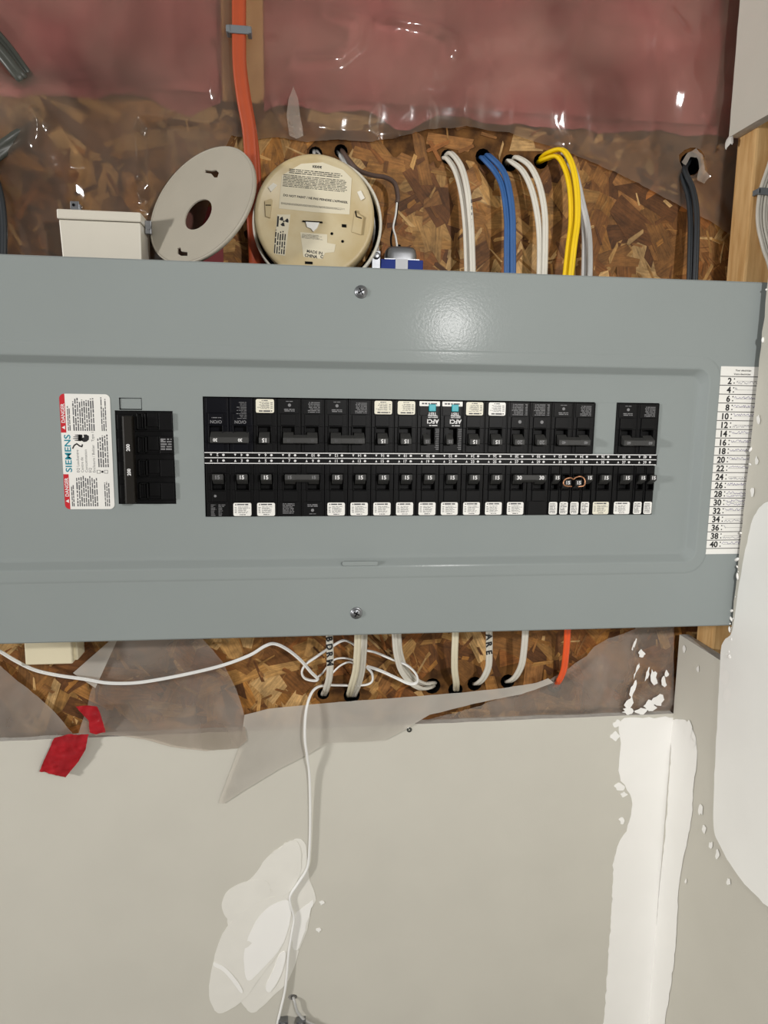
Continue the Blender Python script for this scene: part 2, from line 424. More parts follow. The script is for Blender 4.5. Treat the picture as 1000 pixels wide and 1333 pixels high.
# right-hand drywall, notched around the panel
def side_poly(pts):   # pts (y,z)
    return pts
mb = MB()
yn = lambda z: -0.0112 - 0.013 * max(0, (z + 0.2) / 0.6)
out = [(Y_GYP, -1.40), (Y_GYP, -0.243)]
out += [(0.0, -0.2445), (-0.004, -0.243)]
edge = [(yn(-0.243 + 0.625 * i / 40) + 0.0018 * N3(i * 0.9, 5, 2) + (0.004 if i < 2 else 0), -0.243 + 0.625 * i / 40) for i in range(1, 41)]
out += edge
out += [(0.03, 0.384), (0.079, 0.3845)]
out += [(0.079 + 0.0012 * N3(i * 1.3, 1, 4), 0.3845 + i * 0.015) for i in range(1, 30)]
out += [(0.079, 1.0), (-1.0, 1.0), (-1.0, -1.40)]
n = len(out)
vs = [(X_SIDE, p[0], p[1]) for p in out] + [(X_SIDE + 0.0127, p[0], p[1]) for p in out]
# triangulate the face
V, _, Fc, *_ = delaunay_2d_cdt([Vector(p) for p in out], [], [list(range(n))], 1, 1e-6)
fs = []
for f in Fc:
    a, b, c = V[f[0]], V[f[1]], V[f[2]]
    if (b.x-a.x)*(c.y-a.y)-(b.y-a.y)*(c.x-a.x) > 0: f = list(reversed(f))
    fs.append(tuple(f))
mb.add([(X_SIDE, v.x, v.y) for v in V], fs, 0)
mb.add([(X_SIDE + 0.0127, v.x, v.y) for v in V], [tuple(reversed(f)) for f in fs], 0)
mb.add(vs, [(i, (i+1) % n, (i+1) % n + n, i + n) for i in range(n)], 1)
wall_right = tag(mb.build('wall_right', [M['gypsum'], M['gyp_edge']]), 'drywall return at right, notched around the grey panel', kind='structure')

# joint compound: real layers with their own outlines
def smooth_closed(P, n=5):
    P = [Vector(p) for p in P]; m = len(P); out = []
    for i in range(m):
        a, b, c, d = P[i-1], P[i], P[(i+1) % m], P[(i+2) % m]
        for k in range(n):
            t = k / n; out.append(tuple(0.5 * ((2*b) + (c-a)*t + (2*a-5*b+4*c-d)*t*t + (3*b-a-3*c+d)*t*t*t)))
    return out
def smear(name, px, Y, m, parent, lift=0.0007, jag=0.0012, seed=1, label=None):
    pl = ccw(smooth_closed(pix(px, Y)))
    s_ = sheet(pl, 0.005, lambda x, z: Y - lift - 0.0003 * N3(x * 40, z * 40, seed), jag=jag, seed=seed)
    # rim back to the wall
    ol = resample(pl, 0.005, jag, seed); k = len(ol)
    s_.add([(p[0], Y - lift, p[1]) for p in ol] + [(p[0], Y - 0.00005, p[1]) for p in ol], [((i+1) % k, i, i + k, (i+1) % k + k) for i in range(k)], 0)
    o = s_.build(name, m, parent)
    if label: o['label'] = label
    return o
corner_back = [(808, 938), (845, 934), (876, 933), (878, 940), (877, 1000), (871, 1080), (864, 1150), (857, 1230), (849, 1333), (845, 1400),
               (780, 1400), (786, 1330), (789, 1290), (793, 1230), (797, 1170), (801, 1110), (818, 1075), (822, 1040), (806, 1010), (808, 975)]
smear('joint_compound', corner_back, Y_GYP, M['mud'], wall_back, jag=0.0024, seed=2, label='white joint compound along the inside corner')
smear('joint_compound', [(302, 1165), (330, 1140), (352, 1112), (385, 1092), (398, 1100), (402, 1140), (411, 1168), (404, 1185), (400, 1210), (388, 1240), (376, 1275), (352, 1300), (330, 1318), (318, 1310), (306, 1290), (310, 1250), (296, 1200)],
      Y_GYP, M['mud_thin'], wall_back, 0.0004, 0.0016, 5, 'thin white compound smear')
smear('joint_compound', [(289, 1175), (298, 1158), (322, 1147), (345, 1146), (352, 1160), (340, 1185), (318, 1200), (300, 1198), (291, 1188)], Y_GYP, M['mud_thin'], wall_back, 0.0006, 0.0005, 6)
smear('joint_compound', [(272, 1290), (278, 1250), (290, 1215), (312, 1190), (340, 1172), (372, 1168), (376, 1200), (362, 1240), (340, 1270), (318, 1300), (290, 1318), (278, 1312)], Y_GYP, M['mud_thin'], wall_back, 0.0008, 0.0009, 7)
smear('joint_compound', [(318, 1240), (330, 1205), (350, 1180), (376, 1172), (378, 1196), (366, 1232), (340, 1262), (322, 1275)], Y_GYP, M['mud'], wall_back, 0.0010, 0.0005, 8)
smear('joint_compound', [(372, 1240), (366, 1268), (352, 1290), (346, 1284), (356, 1262), (364, 1242)], Y_GYP, M['mud'], wall_back, 0.0012, 0.0004, 9)
smear('joint_compound', [(279, 1252), (292, 1258), (306, 1272), (316, 1288), (313, 1291), (302, 1276), (290, 1263), (279, 1257)], Y_GYP, M['mud'], wall_back, 0.0013, 0.0002, 10)
smear('joint_compound', [(352, 1115), (368, 1100), (384, 1094), (392, 1110), (390, 1140), (378, 1160), (362, 1168), (350, 1150)], Y_GYP, M['mud_thin'], wall_back, 0.0009, 0.0018, 11)
smear('joint_compound', [(384, 1190), (396, 1180), (408, 1172), (402, 1192), (396, 1215), (386, 1235), (380, 1222)], Y_GYP, M['mud'], wall_back, 0.0008, 0.0020, 13)
rr = random.Random(4)
for k, (u, v, r) in enumerate([(803, 942, 5), (800, 958, 6), (806, 1024, 6), (812, 1034, 4), (810, 1068, 4), (529, 945, 4), (415, 1210, 3), (419, 1175, 3)]):
    smear('compound_fleck', [(u + r * math.cos(a) * rr.uniform(.6, 1.3), v + r * math.sin(a) * rr.uniform(.5, 1.2)) for a in [2*PI*i/9 for i in range(9)]], Y_GYP, M['mud'], wall_back, 0.0008, 0, k)

def smear_side(name, px, m, seed, lift=0.0007, jag=0.0012, step=0.006):
    pl = ccw(smooth_closed([(atx(u, v, X_SIDE).y, atx(u, v, X_SIDE).z) for u, v in px]))
    s_ = sheet(pl, step, lambda x, z: 0.0, jag=jag, seed=seed)
    s_.v = [(X_SIDE - lift - 0.0004 * N3(v[0] * 40, v[2] * 40, seed), v[0], v[2]) for v in s_.v]
    s_.f = [list(reversed(f)) for f in s_.f]
    return s_.build(name, m, wall_right)
smear_side('joint_compound', [(878, 937), (893, 938), (905, 955), (908, 985), (903, 1030), (900, 1070), (890, 1120), (884, 1160), (880, 1230), (873, 1290), (866, 1333), (862, 1400), (841, 1400), (844, 1333), (853, 1230), (860, 1150), (867, 1080), (873, 1000), (875, 945)], M['mud'], 12, jag=0.0022)
# broad primed compound on the near part of the return
yz = [(atx(u, v, X_SIDE).y, atx(u, v, X_SIDE).z) for u, v in [(941, 840), (937, 900), (934, 960), (931, 1020), (930, 1075), (938, 1100), (955, 1130), (975, 1155), (1000, 1180), (1030, 1203), (1065, 1228), (1110, 1258), (1170, 1295)]]
near = [(-0.60, yz[-1][1] - 0.10), (-0.60, -0.30), (-0.60, -0.02), (-0.45, -0.022), (-0.30, -0.026), (-0.18, -0.024), (-0.10, -0.030), (-0.07, -0.034), (-0.05, -0.042), (-0.036, -0.058), (-0.027, -0.09), (-0.020, -0.14), (-0.0155, -0.2)] + yz
pl = ccw(smooth_closed(near))
s_ = sheet(pl, 0.02, lambda x, z: 0.0, jag=0.0014, seed=15)
s_.v = [(X_SIDE - 0.0012 - 0.0005 * N3(v[0] * 25, v[2] * 25, 3), v[0], v[2]) for v in s_.v]
s_.f = [list(reversed(f)) for f in s_.f]
o = s_.build('joint_compound', M['mud_side'], wall_right); o['label'] = 'broad white compound coat beside the panel'
for k, (u, v, r) in enumerate([(898, 950, 7), (903, 968, 5), (944, 880, 8), (948, 905, 7), (941, 930, 8), (913, 1055, 5), (918, 1078, 4), (926, 1100, 4), (935, 1112, 4), (950, 1147, 4), (894, 1147, 2), (910, 870, 3), (989, 545, 4), (986, 600, 4), (981, 640, 4), (892, 845, 3)]):
    pts = [(u + r * 0.7 * math.cos(a) * rr.uniform(.5, 1.2), v + r * 1.6 * math.sin(a) * rr.uniform(.5, 1.2)) for a in [2*PI*i/9 for i in range(9)]]
    smear_side('compound_fleck', pts, M['mud'], 30 + k, 0.0012, 0, 0.01)
# ridge of dried compound on the cut edge
mb = MB()
for k in range(26):
    z = -0.235 + rr.random() ** 1.5 * 0.05 if k < 14 else rr.uniform(-0.2, 0.2)
    c = Vector((X_SIDE - 0.0005, yn(z) + rr.uniform(-.004, .003), z)); r = rr.uniform(0.0008, 0.0024)
    mb.lathe([(0.0001, -r*.5), (r*.8, -r*.25), (r, 0.1*r), (r*.5, r*.6), (0.0001, r*.75)], Matrix.Translation(c) @ Matrix.Rotation(-PI/2, 4, 'Y') @ Matrix.Rotation(rr.uniform(0, 3), 4, 'Z') @ Matrix.Scale(rr.uniform(.6, 2.4), 4, Vector((1, 0, 0))), 8)
tag(mb.build('compound_crumbs', M['mud'], wall_right), 'crumbs of dried compound on the cut edge', kind='stuff')

cpt = atx(950, 180, X_SIDE)
s_ = sheet(ccw([(cpt.y + a, cpt.z + b) for a, b in ((.004, .006), (-.002, -.002), (.001, -.009), (.005, -.006), (.009, -.012), (.013, -.004), (.012, .004))]), .002, lambda x, z: 0.0, jag=.0014, seed=5)
s_.v = [(X_SIDE + .004 * N3(v[0] * 120, v[2] * 120, 2), v[0] - .006, v[2]) for v in s_.v]
s_.build('torn_paper', M['gyp_edge'], wall_right)

# ------------------------------------------------------------------ timber
def stud(name, x0, x1, y0, y1, z0, z1, label):
    mb = MB(); mb.box(x0, x1, y0, y1, z0, z1)
    return tag(mb.build(name, M['stud'], bevel=0.003), label, 'stud')
stud('wooden_stud', 0.3735, 0.4625, 0.045, 0.083, -1.40, 1.0, 'bare wooden stud at right beside the white drywall notch')
sx = at(315, 60, 0.118).x
stud('wooden_stud', sx - 0.024, sx + 0.024, 0.1265, 0.165, -1.38, 1.0, 'wooden stud behind plastic film carrying the orange cable')

# ------------------------------------------------------------------ strand board
HOLES = {  # pixel, radius
 'w1': (583, 204, .0085), 'bl': (629, 204, .0095), 'w2': (664, 212, .010), 'ye': (704, 210, .009), 'bk': (899, 213, .014),
 'br': (444, 197, .008), 'gm': (411, 200, .008),
 'b1': (421, 903, .008), 'b2': (458, 905, .011), 'b3': (563, 893, .011), 'b4': (593, 898, .010), 'b5': (618, 890, .010), 'b6': (661, 887, .010), 'b7': (722, 893, .010)}
holes = []
for k, (u, v, r) in HOLES.items():
    c = at(u, v, Y_OSB); holes.append([(c.x + r * math.cos(a), c.z + r * math.sin(a)) for a in [2*PI*i/12 for i in range(12)]])
BX0, BX1, BZ0, BZ1 = -1.25, 0.470, -0.60, 0.402
board = empty('strand_board', (-.4, Y_OSB, BZ0), 'brown oriented strand board behind the grey panel', 'board')
def ploc(o, par):
    o.parent = par; o.matrix_parent_inverse = Matrix.Translation(par.location).inverted(); return o
s_ = sheet([(BX0, BZ0), (BX1, BZ0), (BX1, BZ1), (BX0, BZ1)], 0.05, lambda x, z: Y_OSB, holes=holes)
for h in holes:
    k = len(h)
    s_.add([(p[0], Y_OSB, p[1]) for p in h] + [(p[0], Y_OSB + 0.03, p[1]) for p in h], [((i+1) % k, i, i + k, (i+1) % k + k) for i in range(k)], 1)
    s_.add([(p[0], Y_OSB + 0.03, p[1]) for p in h], [tuple(range(k))], 1)
s_.add([(BX0, Y_OSB, BZ1), (BX1, Y_OSB, BZ1), (BX1, Y_OSB + .012, BZ1), (BX0, Y_OSB + .012, BZ1)], [(0, 1, 2, 3)], 0)
ploc(s_.build('board_core', [M['osb_core'], M['dark']]), board)
rs = random.Random(21)
def seg_d(p, a, b):
    d = b - a; t = max(0, min(1, (p - a).dot(d) / max(d.length_squared, 1e-12))); return (p - a - d * t).length
PAL = [(186, 142, 84), (172, 126, 68), (158, 110, 56), (144, 98, 50), (130, 84, 40), (204, 164, 108), (108, 68, 34), (164, 112, 52), (150, 94, 44), (154, 106, 58)]
hcs = [(at(u, v, Y_OSB), r) for u, v, r in HOLES.values()]
verts, faces, cols, uvs = [], [], [], []
for k in range(3000):
    big = k < 2050
    L = rs.uniform(.040, .105) if big else rs.uniform(.008, .034); Wd = rs.uniform(.014, .044) if big else rs.uniform(.0015, .007)
    x = rs.uniform(-.75, BX1 - .01); z = rs.uniform(0.17, BZ1 - .01) if rs.random() < .55 else rs.uniform(-0.42, -0.17)
    if abs(x) > .8: continue
    a = rs.choice([0, PI/2, PI/4, 2.3]) + rs.gauss(0, .6)
    ca, sa = math.cos(a), math.sin(a)
    npt = rs.choice([4, 5, 6])
    pts = []
    ends = [(-L/2, -Wd/2 * rs.uniform(.5, 1)), (L/2 * rs.uniform(.7, 1), -Wd/2 * rs.uniform(.7, 1)), (L/2, Wd/2 * rs.uniform(.1, 1)), (-L/2 * rs.uniform(.6, 1), Wd/2)]
    if npt > 4: ends.insert(2, (L/2 * rs.uniform(.95, 1.15), rs.uniform(-.3, .1) * Wd))
    if npt > 5: ends.append((-L/2 * rs.uniform(1.0, 1.15), rs.uniform(-.1, .3) * Wd))
    P = [(x + p * ca - q * sa, z + p * sa + q * ca) for p, q in ends]
    if any(q[0] > BX1 - .001 or q[1] > BZ1 - .001 for q in P): continue
    if any(abs(c.x - x) < r + L * .7 and abs(c.z - z) < r + L * .7 and (any((Vector((q[0], q[1])) - Vector((c.x, c.z))).length < r * 1.02 for q in P) or inside((c.x, c.z), P) or inside((c.x + r*.8, c.z), P) or inside((c.x - r*.8, c.z), P) or inside((c.x, c.z + r*.8), P) or inside((c.x, c.z - r*.8), P) or any(seg_d(Vector((c.x, c.z)), Vector(P[i]), Vector(P[(i+1) % len(P)])) < r * 1.03 for i in range(len(P)))) for c, r in hcs): continue
    y0 = Y_OSB - 0.00015 - (rs.random() * .0009 if big else .0009 + rs.random() * .0006)
    tx, tz = rs.uniform(-.006, .006), rs.uniform(-.006, .006)
    o = len(verts); m = len(P)
    verts += [(p, y0 + tx * (p - x) + tz * (q - z), q) for p, q in P] + [(p, Y_OSB + .0002, q) for p, q in P]
    c = lin(rs.choice(PAL)); g = rs.uniform(.72, 1.12); col = (c[0] * g, c[1] * g, c[2] * g, 1)
    ou, ov = rs.random() * 5, rs.random() * 5
    loc_uv = [(p + ou, q + ov) for p, q in ends]
    fl = [tuple(range(o, o + m))] + [(o + (i+1) % m, o + i, o + i + m, o + (i+1) % m + m) for i in range(m)]
    for f in fl:
        faces.append(f); cols += [col] * len(f); uvs += [loc_uv[(i - o) % m] for i in f]
me = bpy.data.meshes.new('wood_strands'); me.from_pydata(verts, [], faces)
ca_ = me.color_attributes.new('tone', 'FLOAT_COLOR', 'CORNER'); ca_.data.foreach_set('color', [x for c in cols for x in c])
uvl = me.uv_layers.new(name='grain'); uvl.data.foreach_set('uv', [x for c in uvs for x in c])
me.materials.append(M['osb']); me.update()
ploc(tag(link('wood_strands', me), 'pressed wood strands', kind='stuff'), board)

# ------------------------------------------------------------------ glass wool
def wool(name, x0, x1, z0, z1, label, seed):
    nx, nz = int((x1 - x0) / .008), int((z1 - z0) / .008)
    mb = MB(); vs = []
    for j in range(nz + 1):
        for i in range(nx + 1):
            x = x0 + (x1 - x0) * i / nx; z = z0 + (z1 - z0) * j / nz
            e = min(1, min(i, nx - i) / 4, (nz - j) / 4 if nz - j < 4 else 1)
            y = 0.148 - 0.016 * e + 0.016 * N3(x * 8, z * 9, seed) + 0.007 * N3(x * 26, z * 16, seed + 5) + 0.0022 * N3(x * 95, z * 60, seed + 7)
            vs.append((x, max(y, Y_OSB + 0.0015), z))
    fr = []
    for k in range(2):
        for i in range(nx + 1):
            x = x0 + (x1 - x0) * i / nx
            fr.append((x, .1113, z0 - .003 - .020 * max(0, N3(x * 16, seed, 2) + .25) - .004 * N3(x * 60, seed, 5)) if k == 0 else (x, .1111, z0 + .006))
    vs = fr + vs; nz += 2
    mb.add(vs, [(j*(nx+1)+i, j*(nx+1)+i+1, (j+1)*(nx+1)+i+1, (j+1)*(nx+1)+i) for j in range(nz) for i in range(nx)], 0, True)
    mb.box(x0, x1, 0.150, 0.235, z0, z1)
    return tag(mb.build(name, M['pink']), label, 'insulation')
wool('insulation_batt', sx - 0.42, sx - 0.0245, 0.4035, 0.86, 'pink insulation batt left of the orange cable stud', 1)
wool('insulation_batt', sx + 0.0245, sx + 0.70, 0.4035, 0.86, 'pink insulation batt right of the orange cable stud', 9)

# ------------------------------------------------------------------ plastic film
def wrinkle(base, amp, seed, cr=1.0):
    def f(x, z):
        r = 1 - abs(N3(x * 11 + seed, z * 8, seed)) * 2
        r2 = 1 - abs(N3(x * 23, z * 15 + seed, seed + 4)) * 2
        return base - amp * (0.5 + 0.5 * N3(x * 6, z * 6, seed)) - cr * amp * 0.5 * max(0, r) ** 4 - cr * amp * .25 * max(0, r2) ** 5
    return f
YF = 0.1105
bkc = at(898, 214, YF)
bhole = [(bkc.x + .0155 * math.cos(a) * (1 + .2 * math.sin(3*a)), bkc.z + 0.002 + .0165 * math.sin(a)) for a in [2*PI*i/14 for i in range(14)]]
up = pix([(-120, 345), (-120, -140), (1060, -140), (1050, 100), (1010, 352), (957, 312), (925, 290), (870, 262), (830, 240), (800, 225), (745, 202), (700, 188), (660, 176), (610, 168), (560, 170), (520, 180), (480, 186), (440, 183), (400, 186), (360, 180), (335, 183), (302, 178), (290, 200), (278, 250), (262, 300), (250, 345)], YF)
FOLDS = [([Vector(p) for p in pix(q, YF)], am, wd) for q, am, wd in (
    ([(285, 10), (335, 14), (349, 38), (343, 65), (320, 88), (306, 110)], .007, .006), ([(430, 18), (470, 30), (466, 60), (440, 80), (390, 82)], .006, .007),
    ([(505, 28), (560, 38), (588, 55), (590, 72)], .007, .007), ([(0, 120), (110, 118), (220, 122), (300, 105)], .006, .016),
    ([(350, 118), (370, 150), (384, 180)], .006, .006), ([(500, 105), (700, 102), (940, 120)], .005, .020), ([(420, 150), (600, 135), (780, 148)], .004, .018),
    ([(55, 158), (66, 170), (60, 195)], .006, .006), ([(60, 160), (90, 215), (100, 255)], .005, .010), ([(20, 205), (60, 225), (110, 228)], .004, .008), ([(180, 240), (240, 200), (300, 178)], .006, .010),
    ([(560, 90), (600, 60), (700, 40), (900, 52)], .005, .018), ([(860, 20), (885, 80), (900, 150)], .005, .018))]
BULGE = pix([(105, 175)], YF)[0]
OX = at(318, 100, YF).x; PXL = at(185, 200, YF).x; PZT = at(250, 165, YF).z
def upf(x, z):
    w_ = wrinkle(YF, 0.0090, 3.3, 0.6)(x, z)
    for pts, am, wd in FOLDS:
        d = min(seg_d(Vector((x, z)), pts[i], pts[i+1]) for i in range(len(pts) - 1))
        if d < wd * 3: w_ -= am * math.exp(-(d / wd) ** 2)
    w_ -= 0.020 * math.exp(-(((x - BULGE[0]) / .12) ** 2 + ((z - BULGE[1]) / .055) ** 2))
    lim = 0.0
    if abs(x - OX) < .034: lim = .1035
    if x > PXL and z < PZT: lim = .1070
    return min(max(w_, lim), YF)
tag(sheet(ccw(up), 0.0045, upf, holes=[ccw(bhole)], jag=0.001, seed=4).build('plastic_sheet', M['film_top']), 'clear plastic film over the pink insulation above the panel', 'plastic sheet')
rim = sheet(ccw(pix([(886, 212), (894, 200), (905, 194), (913, 204), (916, 222), (924, 230), (916, 240), (905, 236), (909, 220), (906, 206), (897, 206), (891, 216)], .104)), .003, lambda x, z: .1035 - .005 * (.5 + .5 * N3(x * 90, z * 90, 4)), jag=.0008).build('torn_edge', M['film_low'], bpy.data.objects['plastic_sheet'])
sheet(ccw(pix([(382, 113), (388, 130), (391, 150), (395, 178), (386, 182), (377, 178), (373, 150), (376, 130)], .101)), .0025, lambda x, z: .1005 - .004 * (.5 + .5 * N3(x * 110, z * 70, 8)), jag=.0006).build('crinkled_fold', M['film_low'], bpy.data.objects['plastic_sheet'])
Yb = 0.1120
low_l = pix([(-140, 975), (-140, 838), (0, 862), (25, 885), (50, 905), (72, 925), (95, 952), (97, 972)], Yb)
tag(sheet(ccw(low_l), 0.0075, lambda x, z: min(wrinkle(Yb - .001, 0.004, 8.1)(x, z), Yb - .0005) if z > zt + .004 else min(Yb - .0005, wrinkle(Yb - .001, .004, 8.1)(x, z)) if z > zt else Y_GYP + .0132 - .0004, jag=0.0006).build('plastic_sheet', M['film_low']), 'torn plastic film scrap at far left under the thin white wire', 'plastic sheet')
# middle piece: over the board, sagging across the drywall edge
def over(base_hi, base_lo, amp, seed):
    f0 = wrinkle(0, amp, seed)
    def f(x, z):
        t = min(1, max(0, (z - (zt + 0.004)) / 0.03)); y = base_lo + (base_hi - base_lo) * t * t * (3 - 2*t)
        return y + f0(x, z) * (0.3 + 0.7 * t)
    return f
mid = pix([(104, 954), (118, 900), (140, 850), (150, 826), (258, 826), (290, 862), (308, 900), (318, 930), (322, 960), (310, 970), (270, 973), (225, 968), (190, 958), (150, 952)], 0.105)
tag(sheet(ccw(mid), 0.0065, over(0.1115, 0.0965, 0.005, 5.2), jag=0.0006).build('plastic_sheet', M['film_low']), 'clear plastic film sagging over the drywall edge beside the red tape', 'plastic sheet')
flap = pix([(95, 876), (152, 826), (156, 826), (124, 896)], 0.103)
tag(sheet(ccw(flap), 0.006, lambda x, z: 0.103 - .003 * N3(x * 30, z * 30, 2)).build('plastic_flap', M['film_lip']), 'small milky triangle of folded film under the panel', 'plastic sheet')
lip = pix([(284, 1048), (298, 1010), (312, 972), (318, 932), (350, 924), (400, 919), (470, 913), (540, 908), (600, 903), (650, 898), (700, 890), (715, 884), (722, 890), (680, 905), (620, 917), (560, 932), (530, 950), (500, 966), (470, 968), (425, 969), (400, 984), (360, 1005), (320, 1030), (290, 1049)], 0.093)
tag(sheet(ccw(lip), 0.0065, lambda x, z: 0.0975 - .002 * (0.5 + .5 * N3(x * 12, z * 12, 6)) + 0.0018 * max(0, min(1, (zt - z) / .1)), jag=0.0005).build('plastic_strip', M['film_lip']), 'milky folded strip of film hanging over the drywall top edge', 'plastic sheet')
right = pix([(545, 941), (600, 926), (650, 908), (690, 895), (715, 884), (740, 868), (762, 852), (772, 840), (790, 830), (812, 824), (830, 815), (878, 815), (877, 931), (800, 931), (700, 933), (620, 938)], 0.108)
tag(sheet(ccw(right), 0.0065, lambda x, z: min(0.1118, wrinkle(0.1118, 0.008, 11.5)(x, z)) if z > zt + .008 else min(.1118, wrinkle(0.1118, .003, 11.5)(x, z)), jag=0.0006).build('plastic_sheet', M['film_low']), 'clear plastic film over strand board at lower right beside corner', 'plastic sheet')
# dabs of compound stuck on that film
mb = MB()
for (u, v, r, q, sl) in [(826, 838, 2, 9, .3), (836, 851, 5, 6, 0), (829, 872, 1.5, 12, .3), (843, 878, 3, 10, .2), (852, 882, 5, 14, 0), (864, 888, 5, 9, 0), (824, 898, 4, 13, .25), (820, 915, 7, 10, .2), (818, 926, 9, 6, 0), (846, 918, 12, 8, 0), (858, 911, 10, 8, .2), (835, 926, 9, 5, 0), (868, 877, 3, 5, 0)]:
    P = ccw(pix([(u + r * math.cos(t) * rr.uniform(.45, 1.15) - sl * q * math.sin(t), v + q * math.sin(t) * rr.uniform(.5, 1.1)) for t in [2*PI*i/11 for i in range(11)]], .1015))
    s2 = sheet(P, .004, lambda x, z: .1015 - .0008 * N3(x * 90, z * 90, 3), jag=.0012, seed=int(u))
    mb.add(s2.v, s2.f)
tag(mb.build('compound_dabs', M['mud']), 'white compound dabs smeared on the film at lower right', 'compound', kind='stuff')

# ------------------------------------------------------------------ grey panel
panel = empty('electrical_panel', (0, 0, Z_BOT), 'wide grey steel electrical panel mounted sideways on strand board', 'panel')
IN = 0.0254
CUT_T, CUT_B = 0.0675, -0.0612
STRIP_T, STRIP_B = 0.0090, -0.0036
def flat_ring(a, ya, b, yb):
    n = len(a); mbx.add([(p[0], ya, p[1]) for p in a] + [(p[0], yb, p[1]) for p in b], [(i, (i+1) % n, (i+1) % n + n, i + n) for i in range(n)], 0, True)
mbx = MB()
r0 = rrect(X_L, X_R, Z_BOT, Z_TOP, 0.004)
rx0, rx1, rz0, rz1 = -0.488, 0.308, -0.1165, 0.1065
# return lip of the cover
def inset(d, r): return rrect(rx0 + d, rx1 - d, rz0 + d, rz1 - d, r)
def outer(d, r): return rrect(X_L + d, X_R - d, Z_BOT + d, Z_TOP - d, r)
flat_ring(outer(0.0, .004), 0.009, outer(0.0, .004), Y_FL + .0015)
flat_ring(outer(0.0, .004), Y_FL + .0015, outer(0.0015, .0035), Y_FL)
prof = [(-0.014, Y_FL, .026), (-0.012, Y_FL - .0006, .024), (-0.010, Y_FL - .0007, .022), (-0.001, Y_FL - .0007, .0145), (0.0004, Y_FL - .0003, .0135), (0.0014, Y_FL + .0006, .0125), (0.0072, -.0013, .011), (0.0084, -.0005, .010), (0.0100, -.0002, .009), (0.0120, 0.0, .008)]
cur, cy = outer(0.0015, .0035), Y_FL
for d, y, r in prof:
    nx_ = inset(d, r); flat_ring(cur, cy, nx_, y); cur, cy = nx_, y
# the field with its cut-outs
SX = lambda k: ((k - 1) // 2 - 9.5) * IN     # slot centre
xl, xr = -10 * IN - .0015, 10 * IN + .0012
cuts = [[(xl, CUT_B), (xr - .0018, CUT_B), (xr - .0018, STRIP_B), (xr + .001, STRIP_B), (xr + .001, STRIP_T), (xr - .0005, STRIP_T), (xr - .0005, CUT_T), (SX(38) - .0127, CUT_T), (SX(38) - .0127, STRIP_T),
         (SX(34) + .0127, STRIP_T), (SX(34) + .0127, CUT_T), (xl, CUT_T)],
        [(-.3456, -.0470), (-.2858, -.0470), (-.2868, .0518), (-.3456, .0518)],
        [(-.3408, .0524), (-.3178, .0524), (-.3178, .0650), (-.3408, .0650)]]
bm = bmesh.new()
def loop(pts, y):
    vv = [bm.verts.new((p[0], y, p[1])) for p in pts]
    return [bm.edges.new((vv[i], vv[(i+1) % len(vv)])) for i in range(len(vv))]
es = loop(cur, 0.0)
for c in cuts: es += loop(c, 0.0)
bmesh.ops.triangle_fill(bm, use_beauty=True, use_dissolve=False, edges=es, normal=(0, -1, 0))
bm.verts.index_update()
V = [v.co.copy() for v in bm.verts]; Fs = []
for f in bm.faces:
    idx = [v.index for v in f.verts]
    if f.calc_center_median() and (f.normal.y > 0): idx.reverse()
    c = f.calc_center_median()
    if not any(inside((c.x, c.z), q) for q in cuts): Fs.append(idx)
bm.free()
mbx.add(V, Fs, 0, False)
for c in cuts:
    k = len(c); mbx.add([(p[0], 0, p[1]) for p in c] + [(p[0], .0016, p[1]) for p in c], [(i, (i+1) % k, (i+1) % k + k, i + k) for i in range(k)], 0)
cover = ploc(mbx.build('cover', M['grey']), panel)
# pressed tab at the lower edge of the recess and two end dimples
mb = MB()
c = at(470, 733, Y_FL)
for (x0, x1) in ((c.x - .021, c.x + .019),):
    mb.prism(rrect(x0, x1, c.z - .0028, c.z + .0022, .002, 3), Y_FL - .0016, Y_FL + .002, 0)
ploc(mb.build('pressed_tab', M['grey'], bevel=.0007), panel)
# slot 36 twist-out plate
mb = MB(); x = SX(36); mb.prism([(x - .0123, STRIP_T + .0012), (x + .0123, STRIP_T + .0012), (x + .0123, CUT_T - .0006), (x - .0123, CUT_T - .0006)], -.0006, .001)
o = ploc(mb.build('twist_out_plate', M['grey'], bevel=.0002), panel); o['label'] = 'grey filler plate over an unused slot'
# little tab above the main breaker, set back
mb = MB(); mb.prism([(-.3400, .0536), (-.3186, .0536), (-.3186, .0640), (-.3400, .0640)], .0012, .004)
mb.box(-.3400, -.3186, .0035, .02, .0530, .0655)
o = ploc(mb.build('lock_tab', M['grey'], bevel=.0003), panel); o['label'] = 'grey tab above the main breaker'
# dark inside
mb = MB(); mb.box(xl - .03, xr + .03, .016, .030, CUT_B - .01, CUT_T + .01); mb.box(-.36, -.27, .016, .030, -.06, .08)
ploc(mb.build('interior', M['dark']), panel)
# steel can behind the cover
mb = MB()
cx0, cx1, cz0, cz1 = -.555, .350, -.172, .178
for b in ((cx0, cx1, .1100, .1112, cz0, cz1), (cx0, cx1, .006, .1105, cz1 - .0015, cz1), (cx0, cx1, .006, .1105, cz0, cz0 + .0015), (cx0, cx0 + .0015, .006, .1105, cz0, cz1), (cx1 - .0015, cx1, .006, .1105, cz0, cz1)): mb.box(*b)
ploc(mb.build('can', M['can']), panel)
